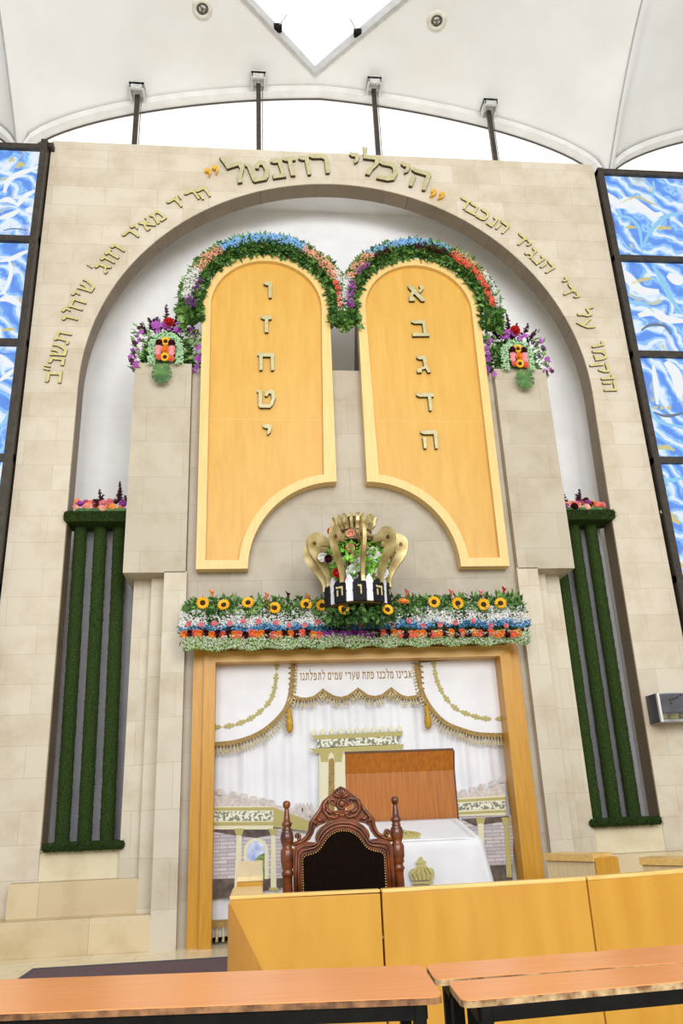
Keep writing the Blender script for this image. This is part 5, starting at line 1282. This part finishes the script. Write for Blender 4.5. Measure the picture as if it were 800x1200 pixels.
# ================================================================== PEWS (foreground partition and the benches behind it)
t = thing('pew', (0.2, -4.5, 0), 'long curved beech pew back in front of the throne chair', 'pew')
PX = [(268, 1050), (447, 1042), (688, 1027.5), (812, 1017), (1010, 1000)]
PP = []
for x, y in PX: p = WZ(x, y, .8); PP.append((p.x, {268: -4.53, 447: -4.545, 688: -4.47, 812: -4.30, 1010: -3.95}[x]))
ZT = .805
for i in range(len(PP) - 1):
    (xa, ya), (xb, yb) = PP[i], PP[i + 1]; g = .005
    d = Vector((xb - xa, yb - ya)).normalized(); nv = Vector((-d.y, d.x))
    za, zb2 = W(PX[i][0], PX[i][1], ya).z, W(PX[i + 1][0], PX[i + 1][1], yb).z
    A = Vector((xa, ya)) + d * g; B = Vector((xb, yb)) - d * g
    def slab(off0, off1, z0a, z1a, z1b, lean=0):
        a0_, a1_ = A + nv * off0, A + nv * off1; b0_, b1_ = B + nv * off0, B + nv * off1
        v_ = [(a0_.x, a0_.y, z0a), (b0_.x, b0_.y, z0a), (b1_.x, b1_.y, z0a), (a1_.x, a1_.y, z0a), (a0_.x, a0_.y, z1a), (b0_.x, b0_.y, z1b), (b1_.x, b1_.y, z1b), (a1_.x, a1_.y, z1a)]
        return v_, [(0, 1, 2, 3), (4, 5, 6, 7), (0, 1, 5, 4), (1, 2, 6, 5), (2, 3, 7, 6), (3, 0, 4, 7)]
    obj('back_panel', slab(0, .03, .02, za - .02, zb2 - .02), 'pew', t, bevel=.004)
    obj('cap_rail', slab(-.004, .06, za - .02, za, zb2), 'pew_top', t, bevel=.006)
    if i == 0:
        ax, ay = PP[0]
        obj('end_arm', MB().add(cbox(ax + .004, ax + .18, ay + .06, ay + .56, za - .04, za - .002, .008)).add(cbox(ax + .02, ax + .05, ay + .05, ay + .55, .02, za - .04, .004)), 'pew_top', t)
        obj('shadow_wedge', prism([(ax - .002, .02), (ax - .002, za - .035), (ax + .012, za - .05), (ax + .40, .02)], ay - .016, ay - .001), 'pew_shaded', t)  # dark wedge in place of the diagonal shadow on the pew end
    if i >= 2:
        obj('seat', slab(.06, .42, .40, .43, .43), 'pew_top', t)
        obj('support', slab(.2, .24, .006, .40, .40), 'pew', t)
# box at the end of the arm
pa = W(277.5, 1039.5, -3.9); pb = W(308, 1026.5, -3.9)
t = thing('stool', ((pa.x + pb.x) / 2, -3.6, 0), 'pale beech box seat standing at the left end of the pew', 'seat')
obj('body', cbox(pa.x, pb.x, -3.9, -3.35, 0, pb.z - .025, .004), 'pew', t)
obj('lid', MB().add(([(pa.x, -3.905, pb.z - .025), (pb.x, -3.905, pb.z - .025), (pb.x, -3.35, pb.z + .02), (pa.x, -3.35, pb.z + .02), (pa.x, -3.905, pb.z), (pb.x, -3.905, pb.z), (pb.x - .0, -3.35, pb.z + .06), (pa.x, -3.35, pb.z + .06)],
    [(0, 1, 2, 3), (4, 5, 6, 7), (0, 1, 5, 4), (1, 2, 6, 5), (2, 3, 7, 6), (3, 0, 4, 7)])), 'pew_pale', t)
# benches by the right wall
def side_pew(pl, pr_, pe, Yl, Yr, label):
    a = W(*pl, Yl); b = W(*pr_, Yr); c_ = W(*pe, Yr + .02)
    t = thing('side_pew', ((a.x + b.x) / 2, (Yl + Yr) / 2, 0), label, 'pew', 'low pews by the right wall')
    d = Vector((b.x - a.x, b.y - a.y)).normalized(); nv = Vector((-d.y, d.x)) * .26
    def quad(off, z0a, z1a, z1b, o0=0, o1=1, ext=0):
        A = Vector((a.x, a.y)) - d * ext; B = Vector((b.x, b.y)) + d * ext
        pts = [A + nv * o0 - nv.normalized() * ext, B + nv * o0 - nv.normalized() * ext, B + nv * o1, A + nv * o1]
        return [(p.x, p.y, z0a) for p in pts] + [(p.x, p.y, z) for p, z in zip(pts, (z1a, z1b, z1b, z1a))], [(0, 1, 2, 3), (4, 5, 6, 7), (0, 1, 5, 4), (1, 2, 6, 5), (2, 3, 7, 6), (3, 0, 4, 7)]
    zt = (a.z + b.z) / 2
    obj('front_panel', quad(0, 0, zt, zt, 0, .12), 'pew_pale', t)
    mb = MB().add(quad(0, zt, zt + .06, zt + .06, -.04, 1.0, .012)); obj('top_board', mb, 'pew_top', t)
    e0 = Vector((b.x, b.y)); e1 = Vector((c_.x, c_.y))
    v_ = [(e0.x + .005, e0.y - .02, 0), (e1.x, e1.y - .02, 0), (e1.x, e1.y + .3, 0), (e0.x + .005, e0.y + .3, 0)]
    v_ = v_ + [(x, y, zt + .03) for x, y, z in v_]
    obj('end_panel', (v_, [(0, 1, 2, 3), (4, 5, 6, 7), (0, 1, 5, 4), (1, 2, 6, 5), (2, 3, 7, 6), (3, 0, 4, 7)]), 'frame', t, bevel=.006)
    obj('seat', quad(0, .38, .41, .41, .12, 1.6), 'pew_top', t)
side_pew((640, 1005), (696, 1013), (723, 1005), -1.3, -1.75, 'low pale pew against the pier right of the ark')
side_pew((752, 1012), (815, 1016), (850, 1008), -1.5, -1.9, 'low pew beyond the pew back at the far right edge')

# ================================================================== DESKS
def desk(corners, z, label, edge, group='orange school desks in the foreground', th=.017):
    P = [Vector((c[0], c[1])) for c in corners]     # back-left, back-right, front-right, front-left
    c = sum(P, Vector((0, 0))) / 4
    t = thing('school_desk', (c.x, c.y, 0), label, 'desk', group)
    def rounded(P, r, n_=5):
        out = []
        for i, p in enumerate(P):
            a = (P[i - 1] - p).normalized(); b = (P[(i + 1) % 4] - p).normalized()
            p0, p1 = p + a * r, p + b * r
            for k in range(n_ + 1):
                u = k / n_; out.append(p0 * (1 - u) ** 2 + p * 2 * u * (1 - u) + p1 * u * u)
        return out
    O = rounded(P, .035); n_ = len(O)
    core = [c + (o - c) * .9985 for o in O]
    def slabp(Q, z0, z1): return [(q.x, q.y, z0) for q in Q] + [(q.x, q.y, z1) for q in Q], [tuple(range(n_ - 1, -1, -1)), tuple(range(n_, 2 * n_))] + [(i, (i + 1) % n_, (i + 1) % n_ + n_, i + n_) for i in range(n_)]
    obj('tabletop', slabp(core, z - .002, z), 'desk', t)
    obj('board_edge', slabp(O, z - th, z - .002), edge or 'chipboard', t)
    ins = [p + (c - p).normalized() * .055 for p in P]
    ap = MB()
    for i in range(4):
        a, b = ins[i], ins[(i + 1) % 4]; d = (b - a).normalized(); nv = Vector((-d.y, d.x)) * .012
        v_ = [(q.x, q.y, zz) for zz in (z - th - .034, z - th) for q in (a + nv, b + nv, b - nv, a - nv)]
        ap.add((v_, [(0, 1, 2, 3), (4, 5, 6, 7), (0, 1, 5, 4), (1, 2, 6, 5), (2, 3, 7, 6), (3, 0, 4, 7)]))
    obj('apron', ap, 'black', t)
    for i in range(4):
        p = ins[i]; q = p + (c - p).normalized() * .01
        obj('leg', cbox(q.x - .016, q.x + .016, q.y - .016, q.y + .016, 0, z - th, .003), 'black', t)
    return t
ZD = .75
def dz(x, y): p = WZ(x, y, ZD); return (p.x, p.y)
bl, brr = dz(-60, 1150), dz(495, 1130.5); flx, frx = dz(-60, 1190), dz(519, 1168)
desk([bl, brr, frx, flx], ZD, 'orange laminate school desk along the lower left', 'dark_edge')
bl, brr = dz(498, 1130.5), dz(900, 1099); fr2, fl2 = dz(900, 1120.0), dz(509, 1148)
desk([bl, brr, fr2, fl2], ZD, 'orange school desk mostly behind the worn front desk at lower right', None)
ZF = .752
a = dz(524, 1150); b = dz(900, 1118); c_ = dz(900, 1150); d_ = dz(547, 1173)
desk([dz(524, 1150.5), dz(900, 1120.5), dz(900, 1141), dz(541, 1173)], ZD, 'orange school desk with worn chipboard edge, nearest at lower right', None)

# ================================================================== CARPET, MEMORIAL BOX
cp = thing('carpet', (0, -2.6, 0), 'plum carpet runner with grey bound edge on the stone floor', 'carpet')
obj('pile', box(-3.06, 3.2, -4.0, -1.05, .0005, .004), 'carpet', cp)
obj('binding', MB().add(box(-3.1, 3.24, -1.05, -.98, .0005, .006)).add(box(-3.1, -3.06, -4.0, -1.05, .0005, .006)).add(box(3.2, 3.24, -4.0, -1.05, .0005, .006)).add(box(-3.1, 3.24, -4.04, -4.0, .0005, .006)), 'carpet_edge', cp)
YW = -.30
x0 = W(758.5, 813, 0).x; xf = W(770, 812, YW).x; zt = W(770, 812, YW).z; zb = W(775, 846, YW).z; xe = 3.985
t = thing('memorial_lamp_box', (3.8, -.15, zb), 'steel and glass box of oil lamps mounted on the right wall', 'box')
obj('case', MB().add(box(xf, xe, YW + .03, .0, zb, zb + .02)).add(box(xf, xe, YW + .03, .0, zt - .012, zt)).add(box(xe - .012, xe, YW, 0, zb, zt)).add(box(xf, xe, -.02, .0, zb, zt)), 'mirror', t)
obj('edge_strip', box(xf - .012, xf + .014, YW - .006, YW + .03, zb, zt), 'rim', t)
obj('bottom_rail', box(xf, xe, YW - .004, YW + .03, zb, zb + .025), 'mirror', t)
obj('side_plate', box(xf - .004, xf + .004, YW + .03, 0, zb, zt), 'smoke', t)
zp = zb + (zt - zb) * .34
pl = obj('name_plate', box(xf + .014, xe - .012, YW + .004, YW + .012, zp, zt - .014), 'smoke', t)
ink = MB()
for (x, y) in ((785, 820), (788.5, 819.5), (791.5, 818.5), (794, 817), (797, 814.5), (786, 824)):
    p = W(x, y, YW); ink.add(prism([(p.x - .012, p.z - .008), (p.x + .01, p.z - .012), (p.x + .014, p.z + .006), (p.x, p.z + .014), (p.x - .014, p.z + .006)], YW + .0015, YW + .004))
obj('faded_script', ink, 'ink', pl)
for k in range(4):
    x = xf + .075 + k * (xe - xf - .15) / 3
    g = obj('oil_glass', lathe([(.05, 0), (.058, .015), (.06, (zp - zb) - .035)], 16, (x, YW + .12, zb + .022)), 'oil', t, True)
    obj('wick', tube([(x, YW + .12, zb + .1), (x, YW + .12, zb + .14)], .006, 6), 'f_white', g)
obj('front_glass', box(xf + .014, xe - .012, YW + .002, YW + .0035, zb + .025, zp), 'clear', t)

# ================================================================== LIGHT
w = bpy.data.worlds.new('world'); sc.world = w; w.use_nodes = True
w.node_tree.nodes['Background'].inputs[0].default_value = (1, 1, 1, 1); w.node_tree.nodes['Background'].inputs[1].default_value = .8
def area(name, loc, target, size, power, c=(1, 1, 1)):
    l = bpy.data.lights.new(name, 'AREA'); l.energy = power; l.size = size; l.color = c
    o = bpy.data.objects.new(name, l); col.objects.link(o); o.location = loc
    o.rotation_euler = (Vector(target) - Vector(loc)).to_track_quat('-Z', 'Y').to_euler(); return o
area('fill_light', (-4, -17, 7), (0, 0, 4.5), 6, 1750)  # unseen pair of fills added to light the front wall evenly
area('fill_light', (4, -17, 7), (0, 0, 4.5), 6, 1750)
area('front_fill', (0.5, -8, 9), (0, -3, .6), 3, 220)  # unseen fill added above the foreground furniture
sc.view_settings.view_transform = 'Standard'; sc.view_settings.look = 'None'; sc.view_settings.gamma = 1
sc.view_settings.use_curve_mapping = False; sc.view_settings.exposure = -.66
